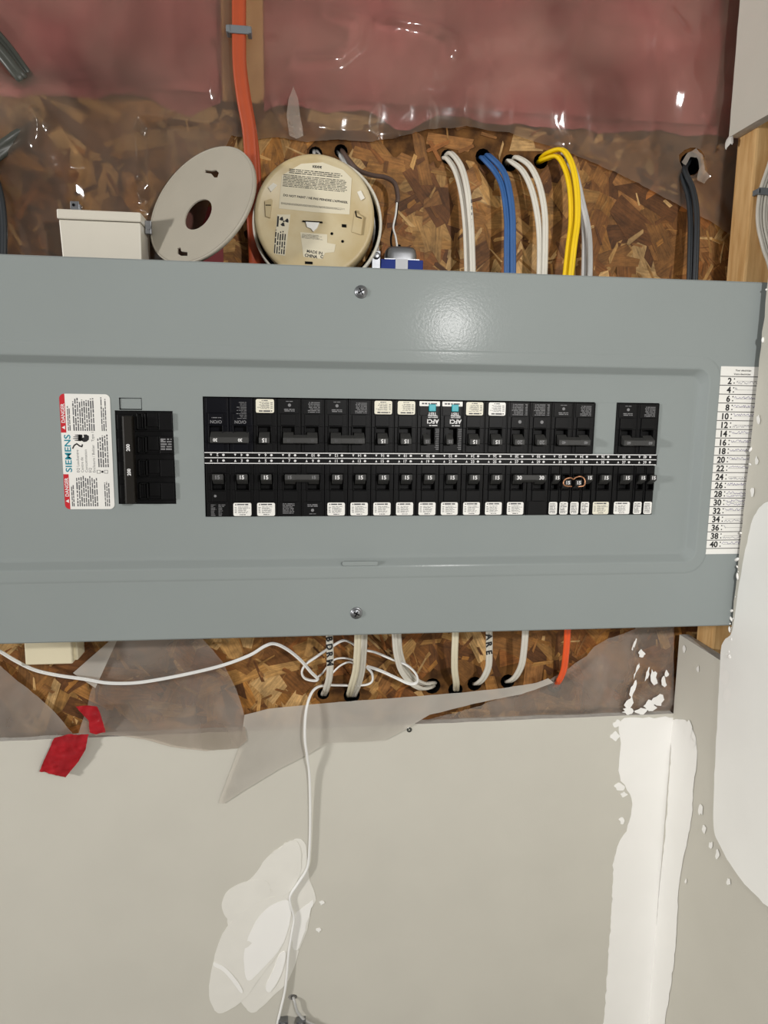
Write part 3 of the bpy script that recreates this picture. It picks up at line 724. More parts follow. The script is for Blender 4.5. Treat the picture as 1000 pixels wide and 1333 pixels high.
# cover screws
for (u, v, ang) in ((470, 380, .5), (464, 798, 1.1)):
    c = at(u, v, Y_FL)
    mb = MB(); T = Matrix.Translation((c.x, Y_FL, c.z)) @ Matrix.Rotation(PI/2, 4, 'X')
    mb.lathe([(.0068, -.001), (.0068, .0005), (.0058, .0012), (.0052, .0012), (.0052, .0022), (.0040, .0031), (.0016, .0036), (.0001, .0036)], T, 24)
    sc = ploc(mb.build('cover_screw', M['steel']), panel)
    mb = MB()
    for a in (ang, ang + PI/2):
        dx, dz = math.cos(a), math.sin(a); L, t = .0036, .0006
        P = [(c.x + dx*L*s1 - dz*t*s2, c.z + dz*L*s1 + dx*t*s2) for s1, s2 in ((-1, -1), (1, -1), (1, 1), (-1, 1))]
        mb.prism(P, Y_FL - .0038, Y_FL - .003)
    ob = mb.build('drive_recess', M['dark']); ob.parent = sc
# number strip
mb = MB(); mb.box(xl + .0003, xr + .0006, -.0005, .012, STRIP_B + .0002, STRIP_T - .0002)
strip = ploc(mb.build('number_strip', M['black'], bevel=.0002), panel)
mb = MB()
for z in (STRIP_T - .0006, .0029, STRIP_B + .0006): mb.quad(xl + .0006, xr, z - .00045, z + .00045, -.00062)
for i in range(20):
    cx = (i - 9.5) * IN
    mb.text(str(2*i+1), .0030, cx, -.0001, -.00064, 0, bold=.02)
    mb.text(str(2*i+2), .0030, cx, .0060, -.00064, 180, bold=.02)
    for z, s1 in ((-.0001, 1), (.0060, -1)):
        xa = cx - .0068
        P = [(xa - .0012, z - .0012*s1), (xa + .0012, z - .0012*s1), (xa, z + .0013*s1)]
        if s1 < 0: P.reverse()
        mb.add([(p[0], -.00064, p[1]) for p in P], [(0, 1, 2)])
        P = [(cx + .0062 + .0014 * math.cos(a), z + .0013 * math.sin(a)) for a in [2*PI*k/8 for k in range(8)]]
        mb.add([(p[0], -.00064, p[1]) for p in P], [tuple(range(8))])
ob = mb.build('slot_numbers', M['white_ink']); ob.parent = strip; ob['label'] = 'white slot numbers 1 to 40'

# -- danger label
lx0, lx1, lz0, lz1 = -.4000, -.3497, -.0522, .0682
LW, LH = lx1 - lx0, lz1 - lz0
lx = lambda t: lx0 + LW * t
lz = lambda s: lz0 + LH * s
mb = MB(); mb.prism(rrect(lx0, lx1, lz0, lz1, .005), -.0005, .0001)
lab = ploc(mb.build('warning_label', M['sticker']), panel); lab['label'] = 'white danger label with red bands and teal lettering'
rl = random.Random(3); yl = -.00055
mb = MB()
def band(s0, s1, top):
    r = .005; P = []
    if top: P = [(lx(.105), lz(s0)), (lx(.105), lz(1)), (lx0 + r, lz(1))] + [(lx0 + r + r*math.cos(a), lz(1) - r + r*math.sin(a)) for a in [PI/2 + PI/2*i/6 for i in range(1, 7)]] + [(lx0, lz(s0))]
    else: P = [(lx0, lz(s1))] + [(lx0 + r + r*math.cos(a), lz0 + r + r*math.sin(a)) for a in [PI + PI/2*i/6 for i in range(7)]] + [(lx(.105), lz0), (lx(.105), lz(s1))]
    P = ccw(P); mb.add([(p[0], yl, p[1]) for p in P], [tuple(range(len(P)))])
band(.668, 1, True); ob = mb.build('red_band', M['red']); ob.parent = lab
mb = MB(); band(0, .308, False); ob = mb.build('red_band', M['red']); ob.parent = lab
for s0, s1 in ((.69, .92), (.05, .28)):
    mb = MB()
    mb.text('DANGER', .0036, lx(.055), lz(s0 + .145), yl - .00005, 90, bold=.02, wid=LH * .165)
    zc = lz(s0 + .022); P = [(lx(.085), zc - .002), (lx(.085), zc + .002), (lx(.02), zc)]
    mb.add([(p[0], yl - .00005, p[1]) for p in P], [(0, 1, 2)])
    ob = mb.build('danger_lettering', M['white_ink']); ob.parent = lab
mb = MB(); mb.text('SIEMENS', .0062, lx(.115), lz(.489), yl, 90, bold=.02, wid=LH * .325)
ob = mb.build('maker_lettering', M['sie']); ob.parent = lab
mb = MB()
for t, st in ((.30, 'EQ Loadcentre'), (.385, 'Centre de'), (.465, 'Consommation'), (.54, 'EQ'), (.62, 'Enclosure / Boîtier   Type 1')):
    mb.text(st, .0027, lx(t), lz(.325), yl, 90, align='L')
for s0, s1 in ((.685, .975), (.025, .300)):
    mb.dashes(lx(.135), lx(.20), lz(s0), lz(s1 - .07), 2, yl, .7, rotdeg=90, rnd=rl, just=.2)
    mb.dashes(lx(.24), lx(.68), lz(s0), lz(s1), 10, yl, .62, rotdeg=90, rnd=rl, just=.15)
    mb.dashes(lx(.80), lx(.92), lz(s0), lz(s1), 3, yl, .6, rotdeg=90, rnd=rl, just=.4)
mb.dashes(lx(.70), lx(.93), lz(.37), lz(.655), 5, yl, .6, rotdeg=90, rnd=rl, just=.2)
ob = mb.build('small_print', M['soft_ink']); ob.parent = lab
mb = MB()
for t in (.71, .86):
    x, z, q = lx(t), lz(.33), .0018
    for b in ((x-q, x+q, z-q, z-q+.0004), (x-q, x+q, z+q-.0004, z+q), (x-q, x-q+.0004, z-q, z+q), (x+q-.0004, x+q, z-q, z+q)): mb.quad(*b, yl)
mb.quad(lx(.785) - .0011, lx(.785) + .0011, lz(.33) - .0011, lz(.33) + .0011, yl)
# hand struck by a spark
def blob(pts):
    P = ccw([(lx(t), lz(s)) for t, s in pts]); mb.prism(P, yl - .00002, yl + .0001)
blob([(.40, .600), (.44, .588), (.50, .592), (.545, .61), (.55, .64), (.50, .654), (.44, .652), (.45, .63), (.40, .62)])
for s0 in (.600, .615, .630, .645): blob([(.22 + abs(s0 - .62) * 2, s0 + .0), (.38, s0 - .005), (.41, s0 + .003), (.38, s0 + .009), (.22 + abs(s0 - .62) * 2, s0 + .005)])
blob([(.33, .60), (.42, .60), (.42, .652), (.34, .652)])
P = [(.21, .53), (.25, .56), (.30, .573), (.35, .555), (.40, .548), (.41, .565)]
for a, b in zip(P, P[1:]):
    A, Bv = Vector((lx(a[0]), lz(a[1]))), Vector((lx(b[0]), lz(b[1]))); d = (Bv - A).normalized(); nn = Vector((-d.y, d.x)) * .0007
    Q = ccw([tuple(A - nn), tuple(Bv - nn + d * .0005), tuple(Bv + nn + d * .0005), tuple(A + nn)]); mb.prism(Q, yl - .00002, yl + .0001)
ob = mb.build('shock_symbol', M['black_ink']); ob.parent = lab

# -- circuit directory
dx0, dx1, dz0, dz1 = .3204, .398, -.1074, .1098
yd = Y_FL - .0004
mb = MB(); mb.prism([(dx0, dz0), (dx1, dz0), (dx1, dz1), (dx0, dz1)], yd, Y_FL + .0001)
dire = ploc(mb.build('circuit_directory', M['sticker']), panel); dire['label'] = 'white circuit directory with even numbers 2 to 40'
mb = MB(); mp_ = MB(); pc = MB()
hh = .0112; rowh = (dz1 - hh - dz0 - .0068) / 20; yy = yd - .00008
mb.text('Your electrician', .0021, dx0 + .0175, dz1 - .0042, yy, 0, align='L', bold=.02)
mb.text('Votre électricien', .0021, dx0 + .0160, dz1 - .0084, yy, 0, align='L', bold=.02)
rh = random.Random(11)
def scrawl(m, x0, x1, z, h):
    x = x0; pts = []
    while x < x1: pts.append((x, z + rh.uniform(-h, h))); x += rh.uniform(.0006, .0014)
    for a, b in zip(pts, pts[1:]):
        A, Bv = Vector(a), Vector(b); d = (Bv - A).normalized(); nn = Vector((-d.y, d.x)) * .00022
        Q = ccw([tuple(A - nn), tuple(Bv - nn), tuple(Bv + nn), tuple(A + nn)]); m.add([(q[0], yy, q[1]) for q in Q], [(0, 1, 2, 3)])
for i in range(20):
    zt_ = dz1 - hh - rowh * i; zc = zt_ - rowh / 2
    mb.quad(dx0, dx1, zt_ - .0004, zt_ + .0004, yy)
    mb.text(str(2*(i+1)), .0068, dx0 + .0142, zc, yy, 0, align='R', bold=.035)
    for q in (-1, 1): mb.quad(dx0 + .0166, dx0 + .0180, zc + q * .0023 - .0007, zc + q * .0023 + .0007, yy)
    mb.quad(dx0 + .0205, dx1, zc - .00012, zc + .00012, yy)
    if i in (1, 17): scrawl(pc, dx0 + .019, dx0 + .023, zc + .001, .0022)
    elif i in (0, 5, 11, 16, 18): scrawl(pc, dx0 + .020, dx1 - .006, zc - .0017, .0017)
    else: scrawl(mp_, dx0 + .019, dx1 - .004, zc + .0014, .0017)
    if i in (13, 14): scrawl(mp_, dx0 + .020, dx1 - .004, zc - .0024, .0013)
mb.quad(dx0, dx1, dz0 + .0064, dz0 + .0072, yy)
ob = mb.build('directory_print', M['black_ink']); ob.parent = dire
ob = mp_.build('pen_notes', M['pen']); ob.parent = dire
ob = pc.build('pencil_notes', M['pencil']); ob.parent = dire
for o in (strip, lab, dire):          # sub-parts sit in the same world frame as their part
    for c in o.children: c.matrix_parent_inverse = Matrix.Identity(4)

# ------------------------------------------------------------------ breakers
mm = 0.001
def bxs(mb, u0, u1, v0, v1, w0, w1, mi=0): mb.box(u0*mm, u1*mm, -w1*mm, -w0*mm, -v1*mm, -v0*mm, mi)
HB = 56.8
def pole_body(half=False, style=0):
    mb = MB()
    a = -6.1 if half else -12.45; b = 6.1 if half else 12.45
    sl, sr = (-3.6, 4.2) if half else (-5.9, 7.6)          # toggle slot
    bxs(mb, a, b, 0, 10.2, -14, 2.0); bxs(mb, a, b, 27.4, HB, -14, 2.0)
    bxs(mb, a, sl, 10.2, 27.4, -14, 2.0); bxs(mb, sr, b, 10.2, 27.4, -14, 2.0)
    bxs(mb, sl, sr, 10.2, 27.4, -14, -6.0)
    l2, r2 = (-4.4, 5.0) if half else (-6.9, 8.8)
    bxs(mb, l2, r2, 1.0, 9.2, 1.5, 3.6)
    for q in ((l2, sl, 9.6, 28.2), (sr, r2, 9.6, 28.2)): bxs(mb, *q, 1.5, 4.8)
    bxs(mb, sl, sr, 9.6, 10.2, 1.5, 4.8); bxs(mb, sl, sr, 27.4, 28.2, 1.5, 4.8)
    bxs(mb, l2 + .3, r2 - .3, 28.6, 40.4, 1.5, 3.9)
    if half: bxs(mb, a + .5, b - .5, 40.8, HB - .4, 1.5, 2.9)
    else: bxs(mb, -10.6, 10.6, 40.8, HB - .4, 1.5, 2.9)
    if not half: bxs(mb, a, a + 1.2, 0, HB, 1.5, 2.6)
    return mb.mesh('pole', M['black2'] if style else M['black'], bevel=.00035)
def handle_geo(mb, u0, u1, v0=9.6, root=True):
    P = [(v0 + 3.2, -5), (v0 + 11.8, -5), (v0 + 11.6, 2.6), (v0 + 6.4, 11.8), (v0 + 5.8, 12.4), (v0 + 0.6, 12.4), (v0, 11.8)]
    n = len(P); vs = [(u0*mm, -w*mm, -v*mm) for v, w in P] + [(u1*mm, -w*mm, -v*mm) for v, w in P]
    fs = [tuple(range(n)), tuple(range(2*n-1, n-1, -1))] + [((i+1) % n, i, i+n, (i+1) % n+n) for i in range(n)]
    mb.add(vs, [tuple(reversed(f)) for f in fs])
def bar_geo(mb, u0, u1, v0=9.6):
    P = [(v0 + 0.8, 12.25), (v0 + .15, 11.6), (v0 + .9, 6.2), (v0 + 9.2, 6.2), (v0 + 6.3, 11.6), (v0 + 5.7, 12.25)]
    n = len(P); vs = [(u0*mm, -w*mm, -v*mm) for v, w in P] + [(u1*mm, -w*mm, -v*mm) for v, w in P]
    fs = [tuple(range(n)), tuple(range(2*n-1, n-1, -1))] + [((i+1) % n, i, i+n, (i+1) % n+n) for i in range(n)]
    mb.add(vs, fs)
def fixn(me):
    bm = bmesh.new(); bm.from_mesh(me); bmesh.ops.recalc_face_normals(bm, faces=bm.faces); bm.to_mesh(me); bm.free(); return me
def mk_handle(spans, bar=None, v0=9.6, m='handle'):
    mb = MB()
    for s_ in spans: handle_geo(mb, s_[0], s_[1], v0)
    if bar: bar_geo(mb, bar[0], bar[1], v0)
    me = fixn(mb.mesh('handle', M[m]))
    bm = bmesh.new(); bm.from_mesh(me)
    bmesh.ops.bevel(bm, geom=[e for e in bm.edges if len(e.link_faces) == 2 and e.calc_face_angle(0) > 0.3], offset=.0003, segments=2, affect='EDGES', profile=0.5, clamp_overlap=True)
    bm.to_mesh(me); bm.free(); return me
ME = {}
ME['pole'] = pole_body(); ME['pole2'] = pole_body(style=1); ME['half'] = pole_body(True)
ME['h1'] = mk_handle([(-4.8, 6.4)])
ME['h2'] = mk_handle([(-4.8 - 12.7, 6.4 - 12.7), (-4.8 + 12.7, 6.4 + 12.7)], (-16.9, 18.5))
ME['h2b'] = mk_handle([(-21, 19)], None, m='handle')
ME['hh'] = mk_handle([(-3.2, 3.8)]); ME['hoff'] = mk_handle([(-3.2, 3.8)], v0=15.2)
ME['ha'] = mk_handle([(-4.4, 2.6)])
def rat(st, v0=9.6, h=4.0, cx=.8, ink='white_ink', flip=True):
    mb = MB()
    for c in (cx if isinstance(cx, tuple) else (cx,)): mb.text(st, h*mm, c*mm, -(v0 + 3.2)*mm, -12.46*mm, 0, bold=.03)
    return mb.mesh('rating', M[ink])
def stick(half=False, m='sticker', seed=0):
    mb = MB(); w_ = 4.9 if half else 9.6
    poly = rrect(-w_*mm, w_*mm, -56.0*mm, -41.6*mm, .0018, 4)
    mb.prism(poly, -3.15*mm, -2.8*mm); return mb.mesh('sticker', M[m])
def stick_print(half=False, seed=0):
    r = random.Random(seed); mb = MB(); w_ = 4.0 if half else 8.2
    if half:
        mb.dashes(-w_*mm, w_*mm, -54.8*mm, -42.8*mm, 7, -3.2*mm, .5, rnd=r, just=.3)
    else:
        mb.dashes(-5.6*mm, 6.4*mm, -44.5*mm, -42.4*mm, 1, -3.2*mm, .8, rnd=r)
        mb.quad(-7.6*mm, -6.4*mm, -44.3*mm, -42.9*mm, -3.2*mm)
        mb.dashes(-4.5*mm, w_*mm, -53.2*mm, -45.4*mm, 6, -3.2*mm, .42, rnd=r, just=.35)
        mb.dashes(-w_*mm, -5.4*mm, -53*mm, -45.8*mm, 4, -3.2*mm, .4, rnd=r, just=.3)
        mb.dashes(-3*mm, 3.4*mm, -55.2*mm, -53.9*mm, 1, -3.2*mm, .7, rnd=r)
    return mb.mesh('sticker_print', M['soft_ink'])
for k, m in (('st', 'sticker'), ('stc', 'cream_st')): ME[k] = stick(False, m)
ME['sth'] = stick(True)
for k in range(4): ME['sp%d' % k] = stick_print(False, k)
for k in range(2): ME['sph%d' % k] = stick_print(True, 40 + k)
def body_print(kind, seed):
    r = random.Random(seed); mb = MB(); y = -2.96*mm
    if kind == 'rows':
        mb.dashes(-7.5*mm, 6.0*mm, -54*mm, -42*mm, 7, y, .5, rnd=r, just=.25)
    elif kind == 'logo':
        mb.dashes(-6*mm, 5.2*mm, -46.4*mm, -43*mm, 2, y, .6, rnd=r)
        mb.dashes(-4*mm, 3.2*mm, -54.6*mm, -53.4*mm, 1, y, .6, rnd=r)
        P = [(-.5*mm + 1.7*mm*math.cos(a), -50*mm + 1.7*mm*math.sin(a)) for a in [2*PI*i/12 for i in range(12)]]
        mb.add([(p[0], y, p[1]) for p in P], [tuple(range(12))])
    elif kind == 'full':
        mb.dashes(-9.5*mm, -6.3*mm, -55*mm, -42*mm, 8, y, .5, rnd=r, just=.3); mb.dashes(-4.5*mm, 8.5*mm, -55*mm, -42*mm, 8, y, .5, rnd=r, just=.2)
        P = [(-1*mm + 1.9*mm*math.cos(a), -35*mm + 1.9*mm*math.sin(a)) for a in [2*PI*i/12 for i in range(12)]]
        mb.add([(p[0], -3.95*mm, p[1]) for p in P], [tuple(range(12))])
    elif kind == 'old':
        mb.dashes(-6*mm, 5*mm, -53*mm, -34.5*mm, 11, -4.0*mm, .34, rnd=r, just=.5)
        mb.text('O/ON', 3.2*mm, .5*mm, -31.5*mm, -4.0*mm, 0, bold=.02)
    elif kind == 'old0':
        mb.dashes(-5*mm, 5*mm, -36.6*mm, -35.2*mm, 1, -4.0*mm, .6, rnd=r)
        mb.text('O/ON', 3.2*mm, .5*mm, -31.5*mm, -4.0*mm, 0, bold=.02)
    elif kind == 'one':
        mb.dashes(-8*mm, -2*mm, -56*mm, -43*mm, 8, y, .4, rnd=r, just=.5); mb.dashes(0*mm, 8*mm, -56*mm, -43*mm, 8, y, .4, rnd=r, just=.6)
        P = [(-3*mm + 1.4*mm*math.cos(a), -34*mm + 1.4*mm*math.sin(a)) for a in [2*PI*i/12 for i in range(12)]]
        mb.add([(p[0], -3.95*mm, p[1]) for p in P], [tuple(range(12))])
    return mb.mesh('body_print', M['grey_ink'])
for k in ('rows', 'logo', 'full', 'old', 'old0', 'one'): ME['bp_' + k] = body_print(k, hash(k) % 7 if False else len(k))
RT = {}
def rating(st, v0=9.6, cx=.8, ink='white_ink', h=4.0):
    key = (st, v0, cx, ink, h)
    if key not in RT: RT[key] = rat(st, v0, h, cx, ink)
    return RT[key]
ORD = ['first', 'second', 'third', 'fourth', 'fifth', 'sixth', 'seventh', 'eighth', 'ninth', 'tenth', 'eleventh', 'twelfth', 'thirteenth', 'fourteenth', 'fifteenth', 'sixteenth', 'seventeenth']
YB = 0.0005
GROUP = 'circuit breakers in the grey panel'
def part(name, me, par, x=0.0, label=None):
    o = bpy.data.objects.new(name, me); COL.objects.link(o); o.parent = par; o.location = (x, 0, 0)
    if label: o['label'] = label
    return o
def breaker(cx, upper, label):
    return empty('circuit_breaker', (cx, YB, STRIP_T + .0006 if upper else STRIP_B - .0005), label, 'circuit breaker', GROUP, (0, PI if upper else 0, 0))
def single(slot, label, rt='15', sticker='st', pr=None, ink='white_ink', seed=0):
    up_ = slot % 2 == 0
    e = breaker(SX(slot), up_, label)
    part('body', ME['pole'], e)
    h = part('handle', ME['h1'], e); part('rating', rating(rt, ink=ink), h)
    if sticker: s_ = part('sticker', ME[sticker], e); part('sticker_print', ME['sp%d' % (seed % 4)], s_)
    if pr: part('body_print', ME['bp_' + pr], e)
    return e
def double(slot, label, rt, pr=(None, None), st=(None, None), old=False, ink='white_ink', h=3.4):
    up_ = slot % 2 == 0
    e = breaker((SX(slot) + SX(slot + 2)) / 2, up_, label)
    sg = -1 if up_ else 1                       # local x of the left-hand pole
    for k in range(2):
        x = (-12.7 + 25.4 * k) * mm * sg
        part('body', ME['pole2' if old else 'pole'], e, x)
        if pr[k]: part('body_print', ME['bp_' + pr[k]], e, x)
        if st[k]: s_ = part('sticker', ME[st[k]], e, x); part('sticker_print', ME['sp1'], s_)
    hd = part('handle', ME['h2b' if old else 'h2'], e)
    part('rating', rating(rt, cx=(-12.2, 13.6), ink=ink, h=h), hd)
    return e
# upper row
double(2, 'glossy black double breaker with long tied handle, far left of the upper row', '30', ('old0', 'old'), old=True, h=3.2)
single(6, 'black breaker with yellowed sticker between two double breakers, upper row left', sticker='stc', seed=1)
double(8, 'black double breaker with tied handle just right of the first single breaker, upper row', '15', ('logo', 'rows'), ink='dim_ink', h=2.6)
double(12, 'black double breaker with tied handle left of two stickered singles, upper row', '15', ('logo', 'rows'), ink='dim_ink', h=2.6)
single(16, 'black stickered breaker next to the middle tied double breaker, upper row', sticker='stc', seed=2)
single(18, 'black stickered breaker just left of the teal-button breakers, upper row', sticker='stc', seed=3)
def afci(slot, label):
    e = breaker(SX(slot), True, label); part('body', ME['pole'], e)
    mb = MB(); bxs(mb, 3.2, 7.6, 10.2, 27.4, -6, 3.6); bxs(mb, -9.6, 1.6 + 6, 28.6, 40.4, 3.0, 4.2)
    part('side_cover', ME.setdefault('afc', mb.mesh('side_cover', M['black'])), e)
    if 'afb' not in ME:
        mb = MB(); bxs(mb, -7.0, .6, 45.4, 53.0, 2.5, 5.0); ME['afb'] = mb.mesh('test_button', M['teal'], bevel=.0005)
        mb = MB(); mb.prism(rrect(-11.6*mm, 11.0*mm, -56.2*mm, -51.0*mm, .0006, 2), -3.2*mm, -2.8*mm); ME['afl'] = mb.mesh('serial_label', M['sticker'])
        mb = MB(); mb.dashes(-8.4*mm, 8.4*mm, -54.6*mm, -52.8*mm, 1, -3.25*mm, 1.0, rnd=random.Random(8)); ME['afp'] = mb.mesh('serial_print', M['soft_ink'])
        mb = MB(); mb.text('TEST', 3.0*mm, -3.4*mm, -42.6*mm, -3.1*mm, 0, bold=.03); mb.text('AFCI', 4.4*mm, -4.2*mm, -34.4*mm, -4.3*mm, 0, bold=.03)
        r_ = random.Random(6)
        mb.dashes(-9.4*mm, 1.4*mm, -41*mm, -38*mm, 2, -4.3*mm, .5, rnd=r_); mb.dashes(-9*mm, 1*mm, -31*mm, -29*mm, 1, -4.3*mm, .5, rnd=r_)
        ME['aft'] = mb.mesh('test_lettering', M['white_ink'])
        mb = MB(); mb.dashes(-11.5*mm, -6.2*mm, -27*mm, -3*mm, 12, -2.65*mm, .5, rnd=r_, just=.3); ME['afs'] = mb.mesh('small_print', M['grey_ink'])
    part('test_button', ME['afb'], e, label='teal test button')
    s_ = part('serial_label', ME['afl'], e); part('serial_print', ME['afp'], s_)
    part('test_lettering', ME['aft'], e); part('small_print', ME['afs'], e)
    h = part('handle', ME['ha'], e, .004); part('rating', rating('15', cx=-.8, ink='grey_ink', h=3.0), h)
afci(20, 'black breaker with teal test button, left one of the pair, upper row')
afci(22, 'black breaker with teal test button, right one of the pair, upper row')
single(24, 'black stickered breaker just right of the teal-button breakers, upper row', sticker='stc', seed=0)
single(26, 'black breaker with whiter sticker, second right of the teal-button breakers, upper row', seed=1)
single(28, 'black breaker with printed white dot, left one of two alike, upper row', '20', None, 'full', 'grey_ink')
single(30, 'black breaker with printed white dot, right one of two alike, upper row', '20', None, 'full', 'grey_ink')
double(32, 'black double breaker with tied handle left of the grey filler plate, upper row', '40', ('logo', 'rows'), ink='grey_ink', h=3.0)
double(38, 'black double breaker standing alone right of the grey filler plate, upper row', '60', ('logo', 'rows'), ink='grey_ink', h=3.0)
# lower row
single(1, 'black breaker without sticker at the far left of the lower row', '15', None, 'one', 'grey_ink')
single(3, 'black breaker with white sticker, second from left in the lower row', seed=2)
single(5, 'black breaker with white sticker, third from left in the lower row', seed=0)
double(7, 'black double breaker with tied handle near the left of the lower row', '15', ('rows', 'logo'), ink='grey_ink', h=3.4)
for i, s_ in enumerate((11, 13, 15, 17, 19, 21, 23, 25)):
    single(s_, 'black breaker with white sticker, %s of eight alike between the tied doubles, lower row' % ORD[i], seed=i)
double(27, 'black double breaker rated 30 with tied handle, lower row', '30', st=('st', None), h=4.0)
def tandem(slot, label, off=(False, False), seed=0):
    e = breaker(SX(slot), False, label)
    for k in range(2):
        x = (-6.3 + 12.6 * k) * mm
        part('body', ME['half'], e, x)
        h = part('handle', ME['hoff' if off[k] else 'hh'], e, x)
        part('rating', rating('15', 15.2 if off[k] else 9.6, .3, h=3.7), h)
        s_ = part('sticker', ME['sth'], e, x); part('sticker_print', ME['sph%d' % ((k + seed) % 2)], s_)
tandem(31, 'black twin breaker left of the copper wire tie, lower row', (False, True))
tandem(33, 'black twin breaker right of the copper wire tie, lower row', (True, False))
single(35, 'black breaker with yellowed sticker right of the copper-tied twin breakers, lower row', sticker='stc', seed=2)
single(37, 'black breaker with white sticker left of the last twin breaker, lower row', seed=3)
tandem(39, 'black twin breaker at the far right end of the lower row', seed=1)
# copper tie between the two switched-off toggles
zc = STRIP_B - .0005
xa, xb = SX(31) + .0063, SX(33) - .0063
mb = MB()
Y0 = YB - .0135
sweep(mb, [(xa + .004, Y0, zc - .0225), (xa - .004, Y0 - .0012, zc - .0215), (xa - .0062, Y0 - .001, zc - .0185), (xa - .004, Y0, zc - .0145), (xa + .002, Y0, zc - .0128), (xa + .0062, Y0 + .001, zc - .0145),
           (xb - .0045, Y0 + .001, zc - .0128), (xb, Y0, zc - .0112), (xb + .0045, Y0, zc - .0128), (xb + .0064, Y0 - .001, zc - .017), (xb + .0050, Y0 - .001, zc - .0215), (xb - .001, Y0, zc - .0228)], round_prof(.0009, 8), n=5)
tag(mb.build('copper_wire_tie', M['copper']), 'bent copper wire tying two twin breaker toggles together', 'wire')

# ------------------------------------------------------------------ main breaker
mx0, mx1, mz0, mz1 = -.3452, -.2862, -.0466, .0514
e = empty('main_breaker', (mx0, 0, mz0), 'large black main breaker with long vertical handle marked 200', 'circuit breaker')
def mpart(name, mb, m, bevel=0.0, par=None):
    o = mb.build(name, m, bevel=bevel)
    if par: o.parent = par
    else: ploc(o, e)
    return o
mb = MB(); mb.box(mx0, mx1, .0010, .0145, mz0, mz1); mpart('base', mb, M['black'], .0004)
mw = mx1 - mx0; ph = (mz1 - mz0) / 4
for k in range(4):
    z1 = mz1 - ph * k - .0008; z0 = z1 - ph + .0052; mb = MB()
    xs = lambda t: mx0 + mw * t
    mb.box(xs(.03), xs(.30), -.0008, .0012, z0 + .001, z1 - .003)
    mb.box(xs(.37), xs(.40), -.003, .0012, z0 + .0008, z1 - .001); mb.box(xs(.50), xs(.53), -.003, .0012, z0 + .0008, z1 - .001)
    mb.box(xs(.37), xs(.53), -.003, .0012, z1 - .0022, z1 - .001); mb.box(xs(.37), xs(.53), -.003, .0012, z0 + .0008, z0 + .002)
    mb.box(xs(.46), xs(.475), -.002, .0012, z0 + .002, z1 - .002)
    mb.box(xs(.55), xs(.735), -.0022, .0012, z0 + .004, z1 - .001)
    mb.box(xs(.755), xs(.985), -.0030, .0012, z0 + .0006, z1 - .001)
    mb.box(xs(.10), xs(.985), -.0014, .0012, z0 - .0008, z0 + .0004)
    mpart('pole_face', mb, M['black'], .0003)
mb = MB()
hx0, hx1 = mx0 + mw * .14, mx0 + mw * .34
zz0, zz1 = mz0 + .0016, mz1 - .0050
P = [(hx0 + .002, .002), (hx0 + .0005, -.010), (hx0 + .0022, -.0135), (hx1 - .0016, -.0145), (hx1, -.0125), (hx1 - .001, .002)]
n = len(P); mb.add([(p[0], p[1], zz0) for p in P] + [(p[0], p[1], zz1) for p in P], [tuple(range(n)), tuple(range(2*n-1, n-1, -1))] + [((i+1) % n, i, i+n, (i+1) % n+n) for i in range(n)])
me = fixn(mb.mesh('handle', M['handleb'], bevel=.0008)); hd = link('handle', me); ploc(hd, e)
mb = MB()
for z in (.0140, -.0115): mb.text('200', .0034, (hx0 + hx1) / 2 + .0008, z, -.0150, 90, bold=.03)
ob = mb.build('rating', M['white_ink'], hd)
rb = random.Random(9); mb = MB()
z1 = mz1 - ph - .0018
mb.dashes(xs(.775), xs(.965), z1 - .0145, z1 - .0015, 5, -.00305, .65, rnd=rb); mb.add([(xs(.80) + .0016*math.cos(a), -.0031, z1 - .0035 + .0016*math.sin(a)) for a in [2*PI*i/10 for i in range(10)]], [tuple(range(10))])
mpart('body_print', mb, M['grey_ink'])

# ------------------------------------------------------------------ cables
def cable(name, pts, prof, m, label, cat='cable', group=None, ref=Vector((1, 0, 0)), n=8, world=False):
    mb = MB(); P = [Vector(p) if world else at(*p) for p in pts]
    sweep(mb, P, prof, ref, n)
    return tag(mb.build(name, m), label, cat, group)
FP = flat_prof(.0088, .0046); FPs = flat_prof(.0074, .0046)
GT = 'cables entering the panel top'; GB = 'cables leaving the panel bottom'
cable('white_cable', [(580, 205, .132), (582, 202, .117), (588, 200, .103), (600, 216, .088), (608, 245, .076), (613, 290, .070), (615, 335, .066), (616, 380, .062)], FPs, M['nm_white'], 'white flat cable left of the blue cables, front one of two', group=GT)
cable('white_cable', [(577, 207, .132), (578, 206, .117), (583, 207, .107), (593, 222, .095), (601, 250, .085), (606, 290, .078), (608, 335, .074), (609, 380, .070)], FPs, M['nm_white'], 'white flat cable left of the blue cables, mostly hidden rear one', group=GT)
cable('blue_cable', [(633, 206, .132), (634, 203, .117), (637, 203, .105), (652, 218, .092), (661, 238, .081), (667, 275, .074), (668, 320, .070), (668, 385, .066)], FPs, M['nm_blue'], 'blue flat cable entering panel top, right one of the pair', group=GT)
cable('blue_cable', [(626, 207, .132), (627, 205, .117), (630, 207, .106), (645, 224, .094), (655, 246, .083), (660, 285, .076), (660, 320, .072), (660, 385, .068)], FPs, M['nm_blue'], 'blue flat cable entering panel top, left one of the pair', group=GT)
cable('white_cable', [(669, 211, .132), (670, 207, .117), (674, 205, .104), (690, 216, .090), (702, 240, .079), (709, 275, .072), (710, 315, .068), (708, 385, .064)], FPs, M['nm_white'], 'white flat cable between blue and yellow cables, right one', group=GT)
cable('white_cable', [(660, 214, .132), (661, 211, .117), (664, 210, .107), (680, 222, .094), (692, 246, .083), (700, 282, .076), (703, 320, .072), (702, 385, .068)], FPs, M['nm_white'], 'white flat cable between blue and yellow cables, left one', group=GT)
